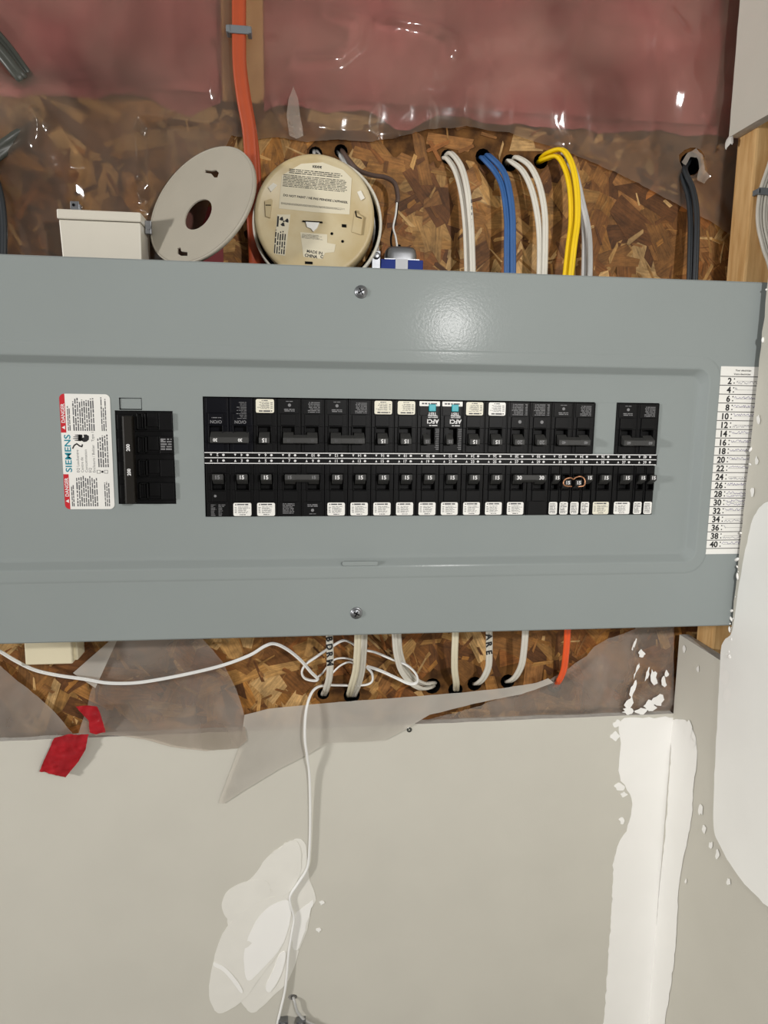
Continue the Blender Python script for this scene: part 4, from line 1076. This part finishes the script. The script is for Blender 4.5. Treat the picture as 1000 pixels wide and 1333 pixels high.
cable('yellow_cable', [(704, 208, .132), (705, 206, .117), (714, 199, .100), (732, 195, .084), (744, 212, .073), (751, 245, .066), (752, 285, .062), (747, 325, .058), (740, 390, .054)], FPs, M['nm_yellow'], 'yellow flat cable entering panel top, right one of the pair', group=GT)
cable('yellow_cable', [(701, 212, .132), (702, 211, .117), (710, 207, .104), (726, 204, .090), (737, 222, .080), (743, 250, .073), (744, 290, .069), (740, 325, .065), (733, 390, .060)], FPs, M['nm_yellow'], 'yellow flat cable entering panel top, left one of the pair', group=GT)
cable('grey_white_cable', [(722, 200, .128), (735, 200, .112), (748, 222, .098), (758, 262, .090), (766, 300, .085), (768, 335, .080), (767, 385, .074)], FPs, M['nm_grey'], 'grey-white flat cable behind the yellow pair, front one', group=GT)
cable('grey_white_cable', [(726, 204, .130), (738, 208, .114), (750, 232, .104), (758, 270, .098), (761, 305, .093), (761, 340, .088), (760, 385, .082)], FPs, M['nm_grey'], 'grey-white flat cable behind the yellow pair, rear one', group=GT)
cable('black_cable', [(897, 208, .135), (895, 212, .119), (892, 222, .104), (902, 246, .090), (907, 275, .081), (907, 315, .075), (904, 390, .068)], FPs, M['nm_black'], 'black flat cable at upper right, right one of the pair', group=GT)
cable('black_cable', [(893, 214, .135), (891, 219, .119), (889, 230, .106), (896, 254, .094), (899, 282, .086), (899, 318, .080), (897, 390, .073)], FPs, M['nm_black'], 'black flat cable at upper right, left one of the pair', group=GT)
# orange cables on the stud
OP = flat_prof(.0150, .0050)
cable('orange_cable', [(311, -120, .095), (311, -40, .095), (311, 40, .0935), (312, 88, .093), (317, 130, .093), (324, 170, .093), (327, 215, .093), (329, 270, .091), (332, 330, .088), (333, 385, .080)], OP, M['nm_orange'], 'orange flat cable stapled to the stud above the panel', group=GT)
cable('orange_cable', [(314, -120, .0995), (314, 40, .0988), (315, 88, .0985), (321, 130, .0985), (328, 170, .0985), (333, 215, .098), (335, 270, .097), (338, 330, .094), (338, 385, .086)], flat_prof(.011, .0046), M['nm_orange'], 'orange flat cable half hidden behind the other orange one', group=GT)
c = at(311, 39, .0908); mb = MB()
mb.box(c.x - .0115, c.x + .0115, c.y - .0022, c.y + .0002, c.z - .0042, c.z + .0042)
for s1 in (-1, 1): mb.box(c.x + s1 * .0115 - .0024, c.x + s1 * .0115 + .0024, c.y - .003, c.y + .012, c.z - .0036, c.z + .0036)
tag(mb.build('cable_staple', M['staple'], bevel=.0010), 'grey insulated staple across the orange cable', 'staple')
# brown thermostat cable to the transformer
RP = round_prof(.0027, 8)
cable('brown_cable', [(443, 196, .132), (446, 197, .117), (454, 208, .106), (466, 221, .097), (484, 228, .090), (502, 231, .085), (514, 239, .080), (518, 256, .077), (517, 264, .076)], RP, M['brown'], 'brown low-voltage cable bending to the small transformer', ref=None)
cable('white_wire', [(517, 262, .076), (515, 280, .074), (512, 296, .070), (515, 308, .066), (517, 321, .062)], round_prof(.0012, 6), M['phone'], 'thin white wire between brown cable and transformer', 'wire', ref=None)
cable('black_wire', [(518, 262, .077), (516, 282, .078), (511, 300, .074), (509, 312, .068), (510, 322, .062)], round_prof(.0012, 6), M['black'], 'thin black wire between brown cable and transformer', 'wire', ref=None)
cable('grey_cable', [(441, 198, .135), (444, 202, .119), (452, 218, .108), (466, 232, .102), (478, 244, .098), (486, 270, .094), (489, 310, .090), (490, 385, .084)], flat_prof(.0078, .0046), M['nm_grey'], 'grey-white cable passing behind the smoke alarm right side', group=GT)
cable('marked_cable', [(410, 196, .134), (411, 198, .119), (414, 203, .108), (422, 214, .102), (428, 232, .100), (430, 300, .098), (430, 385, .090)], flat_prof(.0084, .0046), M['nm_grey'], 'grey-white cable with black marks above the smoke alarm', group=GT)
mb = MB()
for (u, v) in ((412, 203), (418, 206), (424, 213)):
    c = at(u, v, .1015); mb.prism([(c.x - .002, c.z - .0025), (c.x + .001, c.z - .003), (c.x + .0024, c.z + .002), (c.x - .001, c.z + .003)], c.y - .004, c.y - .003)
mb.build('black_mark', M['black_ink'], [o for o in bpy.data.objects if o.name.startswith('marked_cable')][0])
# far-left dark cables
DP = flat_prof(.0100, .0052)
cable('dark_cable', [(-60, 12, .088), (-20, 46, .088), (4, 72, .088), (20, 92, .089), (30, 103, .093), (34, 107, .108)], flat_prof(.013, .007), M['nm_dark'], 'dark grey cable end at the upper left edge', ref=Vector((.7, 0, .7)))
cable('dark_cable', [(-60, -4, .094), (-14, 36, .094), (10, 62, .094), (26, 84, .095), (37, 99, .099), (41, 103, .110)], flat_prof(.011, .007), M['nm_dark'], 'dark grey cable end just above the other, upper left edge', ref=Vector((.7, 0, .7)))
cable('dark_cable', [(46, 160, .132), (44, 163, .112), (34, 172, .098), (14, 186, .092), (-10, 203, .088), (-60, 240, .082)], flat_prof(.016, .007), M['nm_dark'], 'thick dark grey cable leaving a film hole at left', ref=Vector((.55, 0, .83)))
cable('black_cable', [(-30, 200, .100), (-12, 225, .096), (-2, 255, .093), (2, 290, .090), (2, 330, .086), (1, 390, .080)], flat_prof(.012, .006), M['nm_black'], 'black cable dropping along the left picture edge', group=GT)
# bottom cables
cable('white_cable', [(429, 790, .060), (429, 828, .064), (430, 855, .070), (429, 880, .082), (425, 896, .096), (422, 903, .116), (421, 905, .132)], FP, M['nm_white'], 'white flat cable with black marker letters, left of the double cables', group=GB)
cable('cream_cable', [(467, 790, .058), (466, 828, .062), (465, 850, .068), (463, 873, .080), (458, 892, .095), (455, 904, .116), (455, 906, .132)], FP, M['nm_cream'], 'cream flat cable, front one of the close pair below the panel', group=GB)
cable('cream_cable', [(474, 790, .068), (474, 828, .072), (473, 850, .077), (471, 873, .087), (466, 892, .100), (461, 904, .117), (461, 906, .133)], FP, M['nm_white'], 'off-white flat cable, rear one of the close pair below the panel', group=GB)
cable('white_cable', [(512, 790, .060), (514, 828, .064), (516, 850, .070), (522, 872, .078), (534, 888, .086), (548, 896, .093), (559, 895, .103), (563, 893, .118), (564, 893, .133)], FPs, M['nm_white'], 'white flat cable curling right below the panel, front one', group=GB)
cable('white_cable', [(517, 790, .070), (519, 828, .074), (521, 850, .078), (528, 870, .086), (540, 884, .093), (552, 890, .100), (561, 889, .108), (565, 889, .119), (566, 889, .133)], FPs, M['nm_white'], 'white flat cable curling right below the panel, rear one', group=GB)
cable('cream_cable', [(594, 790, .060), (593, 826, .063), (592, 850, .068), (592, 872, .079), (594, 888, .094), (594, 897, .116), (594, 898, .132)], FP, M['nm_cream'], 'single straight cream flat cable below the panel middle', group=GB)
cable('white_cable', [(636, 790, .060), (637, 826, .063), (637, 850, .069), (636, 868, .077), (630, 882, .087), (623, 889, .099), (619, 890, .116), (618, 890, .132)], FP, M['nm_white'], 'white flat cable with black marker letters, right of the cream one', group=GB)
cable('cream_cable', [(685, 790, .060), (684, 824, .063), (682, 848, .069), (679, 866, .077), (672, 880, .088), (665, 886, .100), (661, 887, .116), (660, 887, .132)], FP, M['nm_white'], 'off-white flat cable left of the orange one below the panel', group=GB)
cable('orange_cable', [(740, 790, .070), (739, 822, .073), (737, 850, .080), (734, 872, .091), (728, 886, .102), (723, 892, .117), (722, 893, .132)], FP, M['nm_orange2'], 'bright orange cable dropping behind plastic film below the panel', group=GB)
def marker(u, v, Y, letters, size, nm):
    mb = MB()
    for k, ch in enumerate(letters):
        c = at(u[0] + (u[1] - u[0]) * k / len(letters), v + k * 10.2, Y); mb.text(ch, size, c.x, c.z, c.y, -80, bold=.05)
    return mb
def attach(mb, name, m, owner_label):
    for o in bpy.data.objects:
        if o.get('label') == owner_label: mb.build(name, m, o); return
attach(marker((429, 430), 832, .0585, 'BDRM', .0074, ''), 'marker_letters', M['black_ink'], 'white flat cable with black marker letters, left of the double cables')
attach(marker((637, 637), 829, .0590, 'AREA'[:3], .0074, ''), 'marker_letters', M['black_ink'], 'white flat cable with black marker letters, right of the cream one')
mbm = MB()
for k in range(10):
    c = at(614 + k * .12, 262 + k * 8.5, .0655 + (.071 - .0655) * (1 - k / 10)); mbm.quad(c.x - .0008, c.x + .0002, c.z - .0022, c.z + .0018, c.y - .0012)
attach(mbm, 'jacket_print', M['soft_ink'], 'white flat cable left of the blue cables, front one of two')
# thin white wire: runs in from the left, coils among the cables and drops down the wall
wire = [(-80, 800, .090), (-30, 832, .094), (0, 848, .096), (20, 860, .097), (45, 872, .098), (75, 879, .098), (110, 884, .097), (140, 889, .095), (175, 889, .094), (210, 884, .094), (250, 876, .094), (290, 866, .093), (325, 853, .090), (345, 841, .088), (358, 838, .088), (375, 846, .090), (392, 860, .092), (405, 875, .094), (414, 884, .097), (408, 886, .099), (397, 883, .099), (393, 875, .097), (398, 865, .095), (412, 855, .092), (430, 843, .088), (446, 834, .088), (456, 836, .090), (470, 845, .092), (488, 849, .088), (510, 858, .080), (530, 866, .074), (542, 878, .074), (543, 888, .078), (533, 890, .082), (515, 882, .086), (495, 873, .090), (478, 868, .094), (484, 876, .095), (485, 886, .096), (478, 891, .098), (462, 892, .100), (440, 892, .1005), (424, 892, .0985), (411, 896, .094), (403, 908, .089), (398, 930, .084), (397, 960, .083), (400, 985, .087), (403, 1010, .093), (404, 1060, .0955), (403, 1105, .096), (400, 1130, .096), (388, 1150, .0965), (378, 1166, .0965), (379, 1180, .0965), (383, 1195, .0965), (380, 1215, .0965), (376, 1240, .0965), (374, 1265, .0965), (371, 1290, .0965), (366, 1312, .0965), (360, 1340, .0965), (352, 1400, .096)]
cable('thin_white_wire', wire, flat_prof(.0044, .0026), M['phone'], 'thin white wire coiling below the panel and down the drywall', 'wire', ref=None, n=6)
cable('thin_white_wire', [(412, 883, .100), (420, 876, .101), (428, 866, .101), (437, 858, .100), (452, 857, .099), (466, 862, .100), (470, 868, .101), (456, 862, .098), (444, 866, .099), (434, 875, .101), (430, 880, .102)], round_prof(.0013, 6), M['phone'], 'short loose loop of white wire behind the double cables', 'wire', ref=None, n=6)

# small cable and clamp at the bottom edge
cable('grey_wire', [(381, 1298, .112), (382, 1299, .099), (384, 1305, .0945), (387, 1316, .0945), (392, 1323, .0945), (400, 1330, .0945), (420, 1338, .0945), (450, 1345, .0945)], round_prof(.0019, 8), M['nm_grey'], 'short grey wire coming out of a small drywall hole', 'wire', ref=None)
e2 = at(383, 1336, .094)
cl = empty('wire_terminal', e2, 'small metal screw terminal at the bottom picture edge', 'terminal')
for k, u in enumerate((369, 392)):
    c = at(u, 1330, .094) - e2; mb = MB()
    mb.box(c.x - .0065, c.x + .0065, -.004, .0058, c.z - .012, c.z + .0035); o = mb.build('terminal_plate', M['steel'], cl, bevel=.0008)
    mb = MB(); mb.lathe([(.0042, 0), (.0042, .002), (.003, .0032), (.0001, .0034)], Matrix.Translation((c.x, -.004, c.z - .001)) @ Matrix.Rotation(PI/2, 4, 'X'), 16); mb.build('terminal_screw', M['steel'], cl)
mb = MB(); mb.box(-.017, .017, -.001, .006, -.03, -.010); mb.build('terminal_body', M['sticker'], cl, bevel=.001)

# white cables stapled to the right-hand stud
for k, dx in enumerate((0, .0075)):
    P = [(.425 + dx, .040, .60), (.412 + dx, .040, .47), (.400 + dx, .0390, .39), (.390 + dx, .0385, .345), (.3815 + dx, .0385, .312), (.3800 + dx, .036, .280), (.386 + dx, .031, .25), (.396 + dx, .027, .22), (.404 + dx, .026, .16), (.408 + dx, .026, .06)]
    cable('white_cable', P, flat_prof(.0074, .0046), M['nm_white'], 'white cable stapled on the right stud, %s one' % ('left' if k == 0 else 'right'), world=True)
mb = MB(); mb.box(.3750, .3970, .0335, .0355, .308, .316)
for x in (.3745, .3945): mb.box(x, x + .0032, .0335, .0449, .3088, .3152)
tag(mb.build('cable_staple', M['staple'], bevel=.0008), 'grey insulated staple over white cables on the right stud', 'staple')

# ------------------------------------------------------------------ things standing on the can (its top is at z = 0.178)
ZC = 0.178
# white box with metal tabs
b0 = at(72, 272, .048); b1 = at(182, 277, .048)
e = empty('white_plastic_box', (b0.x + .05, .07, ZC), 'white plastic box with a metal tab standing on the panel', 'box')
zt2 = (at(130, 274, .048)).z
mb = MB()
x0, x1 = b0.x + .0025, b1.x
def taper(mb, x0, x1, y0, y1, z0, z1, t, mi=0):
    mb.add([(x0+t,y0+t,z0),(x1-t*.3,y0+t,z0),(x1-t*.3,y1,z0),(x0+t,y1,z0),(x0,y0,z1),(x1,y0,z1),(x1,y1,z1),(x0,y1,z1)], [(0,3,2,1),(4,5,6,7),(0,1,5,4),(1,2,6,5),(2,3,7,6),(3,0,4,7)], mi)
taper(mb, x0, x1, .049, .098, ZC, zt2 - .0105, .0028)
o = mb.build('box_body', M['wbox'], bevel=.0012); ploc(o, e)
mb = MB(); mb.box(x0 - .0015, x1 + .001, .0475, .0995, zt2 - .010, zt2)
ploc(mb.build('lid', M['wbox'], bevel=.0014), e)
for (u, v, dx) in ((97, 262, 0),):
    c = at(u, v, .075); mb = MB(); mb.box(c.x - .0045, c.x + .0045, .0745, .0758, zt2 - .002, c.z); mb.cyl((c.x - .001, .0745, c.z - .004), (0, -1, 0), .0016, .0016, .0006, 10, 1)
    mb.box(c.x + .0045, c.x + .0058, .0745, .082, zt2 - .002, c.z - .003)
    ploc(mb.build('metal_tab', [M['steel'], M['dark']], bevel=.0002), e)
c = at(187, 296, .07); mb = MB(); mb.box(x1 + .001, x1 + .0075, .068, .074, c.z - .007, c.z + .007); mb.cyl((x1 + .005, .068, c.z), (0, -1, 0), .0028, .0028, .002, 10)
ploc(mb.build('terminal', M['steel'], bevel=.0005), e)

# round mounting plate leaning on the wall
C0 = at(261, 266, .050)
s_, c_ = .66, .751
nrm = Vector((-.82 * s_, -c_, .57 * s_)).normalized()
maj = Vector((.57, 0, .82)).normalized(); maj = (maj - nrm * maj.dot(nrm)).normalized(); mnr = nrm.cross(maj)
TM = Matrix.Translation(C0) @ Matrix((( maj.x, mnr.x, nrm.x, 0), (maj.y, mnr.y, nrm.y, 0), (maj.z, mnr.z, nrm.z, 0), (0, 0, 0, 1)))
e = empty('mounting_plate', C0, 'round ivory mounting plate with centre hole leaning behind the panel', 'plate')
RPz = .0700
def disc_with_holes(R, holes, h0, h1):
    ol = [(R * math.cos(2*PI*i/64), R * math.sin(2*PI*i/64)) for i in range(64)]
    P = [Vector(p) for p in ol]; fcs = [list(range(64))]
    for h in holes: o_ = len(P); P += [Vector(p) for p in h]; fcs.append(list(range(o_, o_ + len(h))))
    V, _, Fc, *_ = delaunay_2d_cdt(P, [], fcs, 0, 1e-7)
    K = []
    for f in Fc:
        c = (sum(V[i].x for i in f) / 3, sum(V[i].y for i in f) / 3)
        if inside(c, ol) and not any(inside(c, h) for h in holes):
            a, b, d = V[f[0]], V[f[1]], V[f[2]]
            if (b.x-a.x)*(d.y-a.y)-(b.y-a.y)*(d.x-a.x) < 0: f = list(reversed(f))
            K.append(tuple(f))
    mb = MB()
    mb.add([TM @ Vector((v.x, v.y, h1)) for v in V], K); mb.add([TM @ Vector((v.x, v.y, h0)) for v in V], [tuple(reversed(f)) for f in K])
    for L, fl in [(ol, 0)] + [(h, 1) for h in holes]:
        k = len(L); fs = [(i, (i+1) % k, (i+1) % k + k, i + k) for i in range(k)]
        if fl: fs = [tuple(reversed(f)) for f in fs]
        mb.add([TM @ Vector((p[0], p[1], h0)) for p in L] + [TM @ Vector((p[0], p[1], h1)) for p in L], fs)
    return mb
# local x = long axis (up-right), local y = across
inv = TM.inverted()
def onplate(u, v):
    d = ray(u, v); q0 = inv @ CAM; q1 = inv @ (CAM + d); dd = q1 - q0; t = -q0.z / dd.z; return (q0.x + dd.x * t, q0.y + dd.y * t)
hx, hy = onplate(258, 279)
hole_c = [(hx + .0185 * math.cos(a), hy + .0185 * math.sin(a)) for a in [2*PI*i/28 for i in range(28)]]
def keyhole(pxs): return ccw([onplate(u, v) for u, v in pxs])
k1 = keyhole([(267, 221), (275, 222), (281, 221), (285, 225), (283, 231), (279, 231), (275, 226), (267, 225)])
k2 = keyhole([(231, 323), (235, 322), (236, 327), (244, 328), (244, 333), (236, 333), (231, 330)])
mb = disc_with_holes(RPz, [hole_c, k1, k2], -.0016, .0)
mb.lathe([(RPz, -.004), (RPz + .0012, -.004), (RPz + .0012, .0004), (RPz - .0008, .0004), (RPz - .0008, 0)], TM, 64)
ploc(mb.build('plate_disc', M['plate']), e)
# maroon leaflet seen through the plate's hole
c = at(258, 290, .092); mb = MB()
mb.box(c.x - .028, c.x + .026, .1075, .1085, ZC + .0, c.z + .022)
lf = tag(mb.build('maroon_leaflet', M['maroon']), 'maroon leaflet seen through the mounting plate hole', 'leaflet')
mb = MB(); tcn = at(255, 290, .107); mb.text('CAUTION', .0066, tcn.x + .001, tcn.z - .004, .1073, 84, bold=.02); ob = mb.build('lettering', M['black_ink'], lf)

# smoke alarm seen from its back
C1 = at(409, 281, .046)
nrm = Vector((-.10, -1, .06)).normalized(); up_v = Vector((.075, 0, 1)); up_v = (up_v - nrm * up_v.dot(nrm)).normalized(); rt_v = up_v.cross(nrm).normalized()
rt_v = (-nrm).cross(up_v).normalized()
if rt_v.x < 0: rt_v = -rt_v
AM = Matrix.Translation(C1) @ Matrix(((rt_v.x, up_v.x, nrm.x, 0), (rt_v.y, up_v.y, nrm.y, 0), (rt_v.z, up_v.z, nrm.z, 0), (0, 0, 0, 1)))
e = empty('smoke_alarm', C1, 'round yellowed smoke alarm showing its labelled back above the panel', 'smoke alarm')
RA = .0660
mb = MB(); mb.lathe([(RA - .004, -.034), (RA - .001, -.030), (RA, -.012), (RA, -.002), (RA - .0015, 0), (RA - .0060, 0), (RA - .0068, -.0008), (.0001, -.0008)], AM, 72)
ploc(mb.build('housing', M['alarm']), e)
off = Matrix.Translation(Vector((.0025, 0, -.0035)))
mb = MB(); mb.lathe([(RA + .0030, -.030), (RA + .0060, -.030), (RA + .0064, -.014), (RA + .0052, -.0125), (RA + .0036, -.0125), (RA + .0030, -.014), (RA + .0030, -.030)], off @ AM, 72)
ploc(mb.build('trim_ring', M['ring']), e)
mb = MB(); mb.lathe([(RA - .001, -.0285), (RA + .0032, -.0285)], off @ AM, 60)
ploc(mb.build('ring_gap', M['dark']), e)
iA = AM.inverted()
def onal(u, v):
    d = ray(u, v); q0 = iA @ CAM; q1 = iA @ (CAM + d); dd = q1 - q0; t = -q0.z / dd.z; return Vector((q0.x + dd.x * t, q0.y + dd.y * t))
def apoly(mb, pxs, h, mi=0, h0=-.0009):
    P = ccw([tuple(onal(u, v)) for u, v in pxs]); k = len(P)
    mb.add([AM @ Vector((p[0], p[1], h)) for p in P] + [AM @ Vector((p[0], p[1], h0)) for p in P], [tuple(range(k))] + [((i+1) % k, i, i + k, (i+1) % k + k) for i in range(k)], mi)
def arect(px):  # two corners -> local rectangle
    a, b = onal(*px[0]), onal(*px[1]); return min(a.x, b.x), max(a.x, b.x), min(a.y, b.y), max(a.y, b.y)
big = [(363, 271), (367, 228), (392, 213), (420, 211), (447, 221), (458, 232), (455, 279), (410, 276)]
small1 = [(361, 279), (378, 279), (371, 333), (356, 330)]
small2 = [(391, 302), (426, 305), (426, 316), (437, 318), (435, 328), (423, 329), (420, 337), (395, 334)]
rl2 = random.Random(17)
for k, pl_ in enumerate((big, small1, small2)):
    mb = MB(); apoly(mb, pl_, -.0005); st_ = ploc(mb.build('paper_label', M['paper']), e)
    mb = MB(); q = -.00042
    if k == 0:
        c = onal(413, 217); mb.text('KIDDE', .0024, c.x, c.y, q, 0, bold=.05, M=AM)
        x0, x1, y0, y1 = arect(((369, 226), (452, 252))); mb.dashes(x0 + .006, x1 - .006, y1 + .001, y1 + .0065, 3, q, .5, rnd=rl2, M=AM, just=.1); mb.dashes(x0, x1, y0 + .001, y1, 8, q, .48, rnd=rl2, M=AM, just=.06)
        c = onal(411, 258.5); mb.text("DO NOT PAINT / NE PAS PEINDRE L'APPAREIL", .0023, c.x, c.y, q, -1, bold=.03, M=AM, wid=.071)
        x0, x1, y0, y1 = arect(((366, 263), (451, 274))); mb.dashes(x0, x1, y0, y1, 4, q, .5, rnd=rl2, M=AM, just=.15)
    elif k == 1:
        x0, x1, y0, y1 = arect(((358, 298), (371, 331))); mb.dashes(x0, x1, y0, y1, 5, q, .6, rnd=rl2, M=AM, rotdeg=90, just=.15)
        c = onal(369.5, 288)
        for a0 in (0.3, .3 + 2*PI/3, .3 + 4*PI/3):
            P = [(c.x + r * math.cos(a), c.y + r * math.sin(a)) for r, a in ((.0016, a0 - .5), (.0052, a0 - .5), (.0054, a0), (.0052, a0 + .5), (.0016, a0 + .5))]
            mb.add([AM @ Vector((p[0], p[1], q)) for p in P], [tuple(range(5))])
        P = [(c.x + .001 * math.cos(2*PI*i/10), c.y + .001 * math.sin(2*PI*i/10)) for i in range(10)]; mb.add([AM @ Vector((p[0], p[1], q)) for p in P], [tuple(range(10))])
        x0, x1, y0, y1 = arect(((360.5, 281), (363, 295))); mb.dashes(x0, x1, y0, y1, 1, q, .7, rnd=rl2, M=AM, rotdeg=90)
    else:
        x0, x1, y0, y1 = arect(((393, 304), (424, 313))); mb.dashes(x0, x1, y0, y1, 5, q, .4, rnd=rl2, M=AM, just=.4)
        x0, x1, y0, y1 = arect(((393, 321), (434, 325))); mb.dashes(x0, x1, y0, y1, 2, q, .4, rnd=rl2, M=AM)
        c = onal(409, 328.5); mb.text('MADE IN', .0031, c.x + .0005, c.y + .0004, q, -3, bold=.02, M=AM); c = onal(405, 333); mb.text('CHINA', .0031, c.x, c.y, q, -3, bold=.04, M=AM); c = onal(419, 334); mb.text('C', .0031, c.x, c.y, q, -3, bold=.04, M=AM)
    ob = mb.build('label_print', M['black_ink']); ob.parent = st_
def adetail(name, m, polys, h=.0, label=None):
    mb = MB()
    for p in polys: apoly(mb, p, h)
    o = ploc(mb.build(name, m), e)
    if label: o['label'] = label
adetail('connector_socket', M['sticker'], [[(398, 289), (416, 290), (413, 297), (408, 302), (405, 298), (400, 296)]], .0015)
adetail('contact_slot', M['dark'], [[(394, 287.5), (420, 289), (420, 290.5), (394, 289)]], .0017)
adetail('contact_slot', M['dark'], [[(445, 291.5), (451, 292), (451, 296), (445, 295.5)]], -.0004)
adetail('contact_slot', M['dark'], [[(397, 340), (407, 340.5), (407, 344), (397, 343.5)]], -.0004)
for u, v in ((432, 304), (446, 314)): adetail('peg_hole', M['dark'], [[(u + 1.9 * math.cos(a), v + 1.9 * math.sin(a)) for a in [2*PI*i/10 for i in range(10)]]], -.0004)
adetail('locking_tab', M['ring'], [[(349, 244), (356, 238), (361, 241), (353, 250)]], .0004)
adetail('locking_tab', M['ring'], [[(465, 250), (470, 248), (475, 258), (470, 261)]], .0004)
adetail('side_latch', M['alarm'], [[(345, 262), (353, 259), (355, 261), (352, 284), (346, 282)]], .0012)
adetail('side_latch', M['alarm'], [[(462, 276), (473, 283), (470, 306), (458, 302)]], .0012)
adetail('contact_slot', M['dark'], [[(346, 267), (353, 267), (353, 268.2), (346, 268.2)], [(462, 276), (463.5, 274), (465, 282), (471, 284), (471, 285.5), (463.5, 283)]], .0014)

# small transformer
T0 = at(523, 336, .062)
e = empty('doorbell_transformer', (T0.x, T0.y, ZC), 'small transformer with silver cap and blue label on the panel', 'transformer')
x0, x1 = at(496, 338, .055).x, at(551, 338, .055).x; zb = at(523, 338, .055).z
mb = MB(); mb.box(x0, x1, .0545, .085, ZC, zb); ploc(mb.build('core', M['tblue'], bevel=.0006), e)
mb = MB(); xm0, xm1 = at(515, 338, .0545).x, at(531, 338, .0545).x; mb.box(xm0, xm1, .0538, .0548, ZC, zb + .0006); ploc(mb.build('label_stripe', M['foil']), e)
mb = MB(); cxm = (x0 + x1) / 2
zc2 = at(523, 320, .06).z
rings = []
for t, s in ((0, 1.0), (.45, .99), (.75, .93), (.93, .8), (1.0, .55)):
    rings.append([((p[0] - cxm) * s + cxm, .070 + (p[1]) * s, zb + (zc2 - zb) * t) for p in [(cxm + .0185 * math.copysign(abs(math.cos(a)) ** .5, math.cos(a)), .013 * math.copysign(abs(math.sin(a)) ** .5, math.sin(a))) for a in [2*PI*i/28 for i in range(28)]]])
vs_ = [p for r in rings for p in r]
mb.add(vs_, [(k*28+i, k*28+(i+1) % 28, (k+1)*28+(i+1) % 28, (k+1)*28+i) for k in range(4) for i in range(28)] + [tuple(range(4*28, 5*28))], 0, True)
mb.box(cxm - .020, cxm + .020, .056, .0845, zb - .0005, zb + .0012)
ploc(mb.build('cap', M['steel']), e)
c = at(491, 337, .058); mb = MB(); mb.box(c.x - .006, c.x + .0035, .056, .070, ZC, c.z + .0085); mb.lathe([(.0042, 0), (.0042, .0016), (.0028, .003), (.0001, .0032)], Matrix.Translation((c.x - .001, .056, c.z + .003)) @ Matrix.Rotation(PI/2, 4, 'X'), 14)
ploc(mb.build('screw_terminal', M['steel'], bevel=.0004), e)
mb = MB(); mb.cyl((cxm - .002, .070, zc2 - .002), (0, 0, 1), .003, .0022, .005, 10); ploc(mb.build('grommet', M['dark']), e)

# cream box under the panel
c0, c1 = at(33, 866, .075), at(97, 866, .075)
e = empty('cream_box', ((c0.x + c1.x) / 2, .09, c0.z), 'cream plastic box peeking out below the panel at left', 'box')
mb = MB(); mb.box(c0.x, c1.x - .002, .075, .1115, c0.z, Z_BOT + .02); ploc(mb.build('box_body', M['cream'], bevel=.0015), e)
mb = MB(); mb.box(c0.x + .002, c1.x + .002, .083, .1116, c0.z + .0015, Z_BOT + .018); ploc(mb.build('box_base', M['cream'], bevel=.0015), e)

# red tape, two torn pieces
def tape(px, Y, amp, seed, label):
    pl_ = ccw(pix(px, Y))
    tag(sheet(pl_, .0028, lambda x, z: Y - amp * (0.5 + .5 * N3(x * 120, z * 120, seed)) - amp * .6 * max(0, 1 - 3 * abs(N3(x * 70, z * 200, seed + 2))) ** 2, jag=.0004, seed=seed).build('red_tape', M['tape']), label, 'tape')
tape([(99, 919), (112, 917), (127, 918), (134, 936), (138, 952), (126, 955), (118, 953), (116, 938)], .0925, .003, 3, 'folded red tape piece stuck on plastic film above the drywall')
tape([(71, 960), (90, 955), (116, 955), (112, 975), (103, 990), (86, 1011), (52, 1003), (62, 980)], .0935, .0030, 7, 'crinkled red tape piece hanging over the drywall top edge')
# drywall screws
for u, v in ((533, 950), (346, 930)):
    c = at(u, v, Y_GYP); mb = MB(); mb.lathe([(.0036, 0), (.0034, .0007), (.0016, .0004), (.0001, -.0004)], Matrix.Translation((c.x, Y_GYP, c.z)) @ Matrix.Rotation(PI/2, 4, 'X'), 12)
    if u == 533: mb.build('drywall_screw', M['nm_dark'], wall_back)

# fine print, too small to pick apart, counts as stuff
for o in bpy.data.objects:
    if o.name.split('.')[0] in ('shock_symbol', 'pen_notes', 'pencil_notes', 'small_print', 'directory_print', 'slot_numbers', 'label_print', 'sticker_print', 'body_print', 'serial_print', 'jacket_print', 'marker_letters', 'danger_lettering', 'maker_lettering', 'rating', 'test_lettering', 'lettering'):
        o['kind'] = 'stuff'
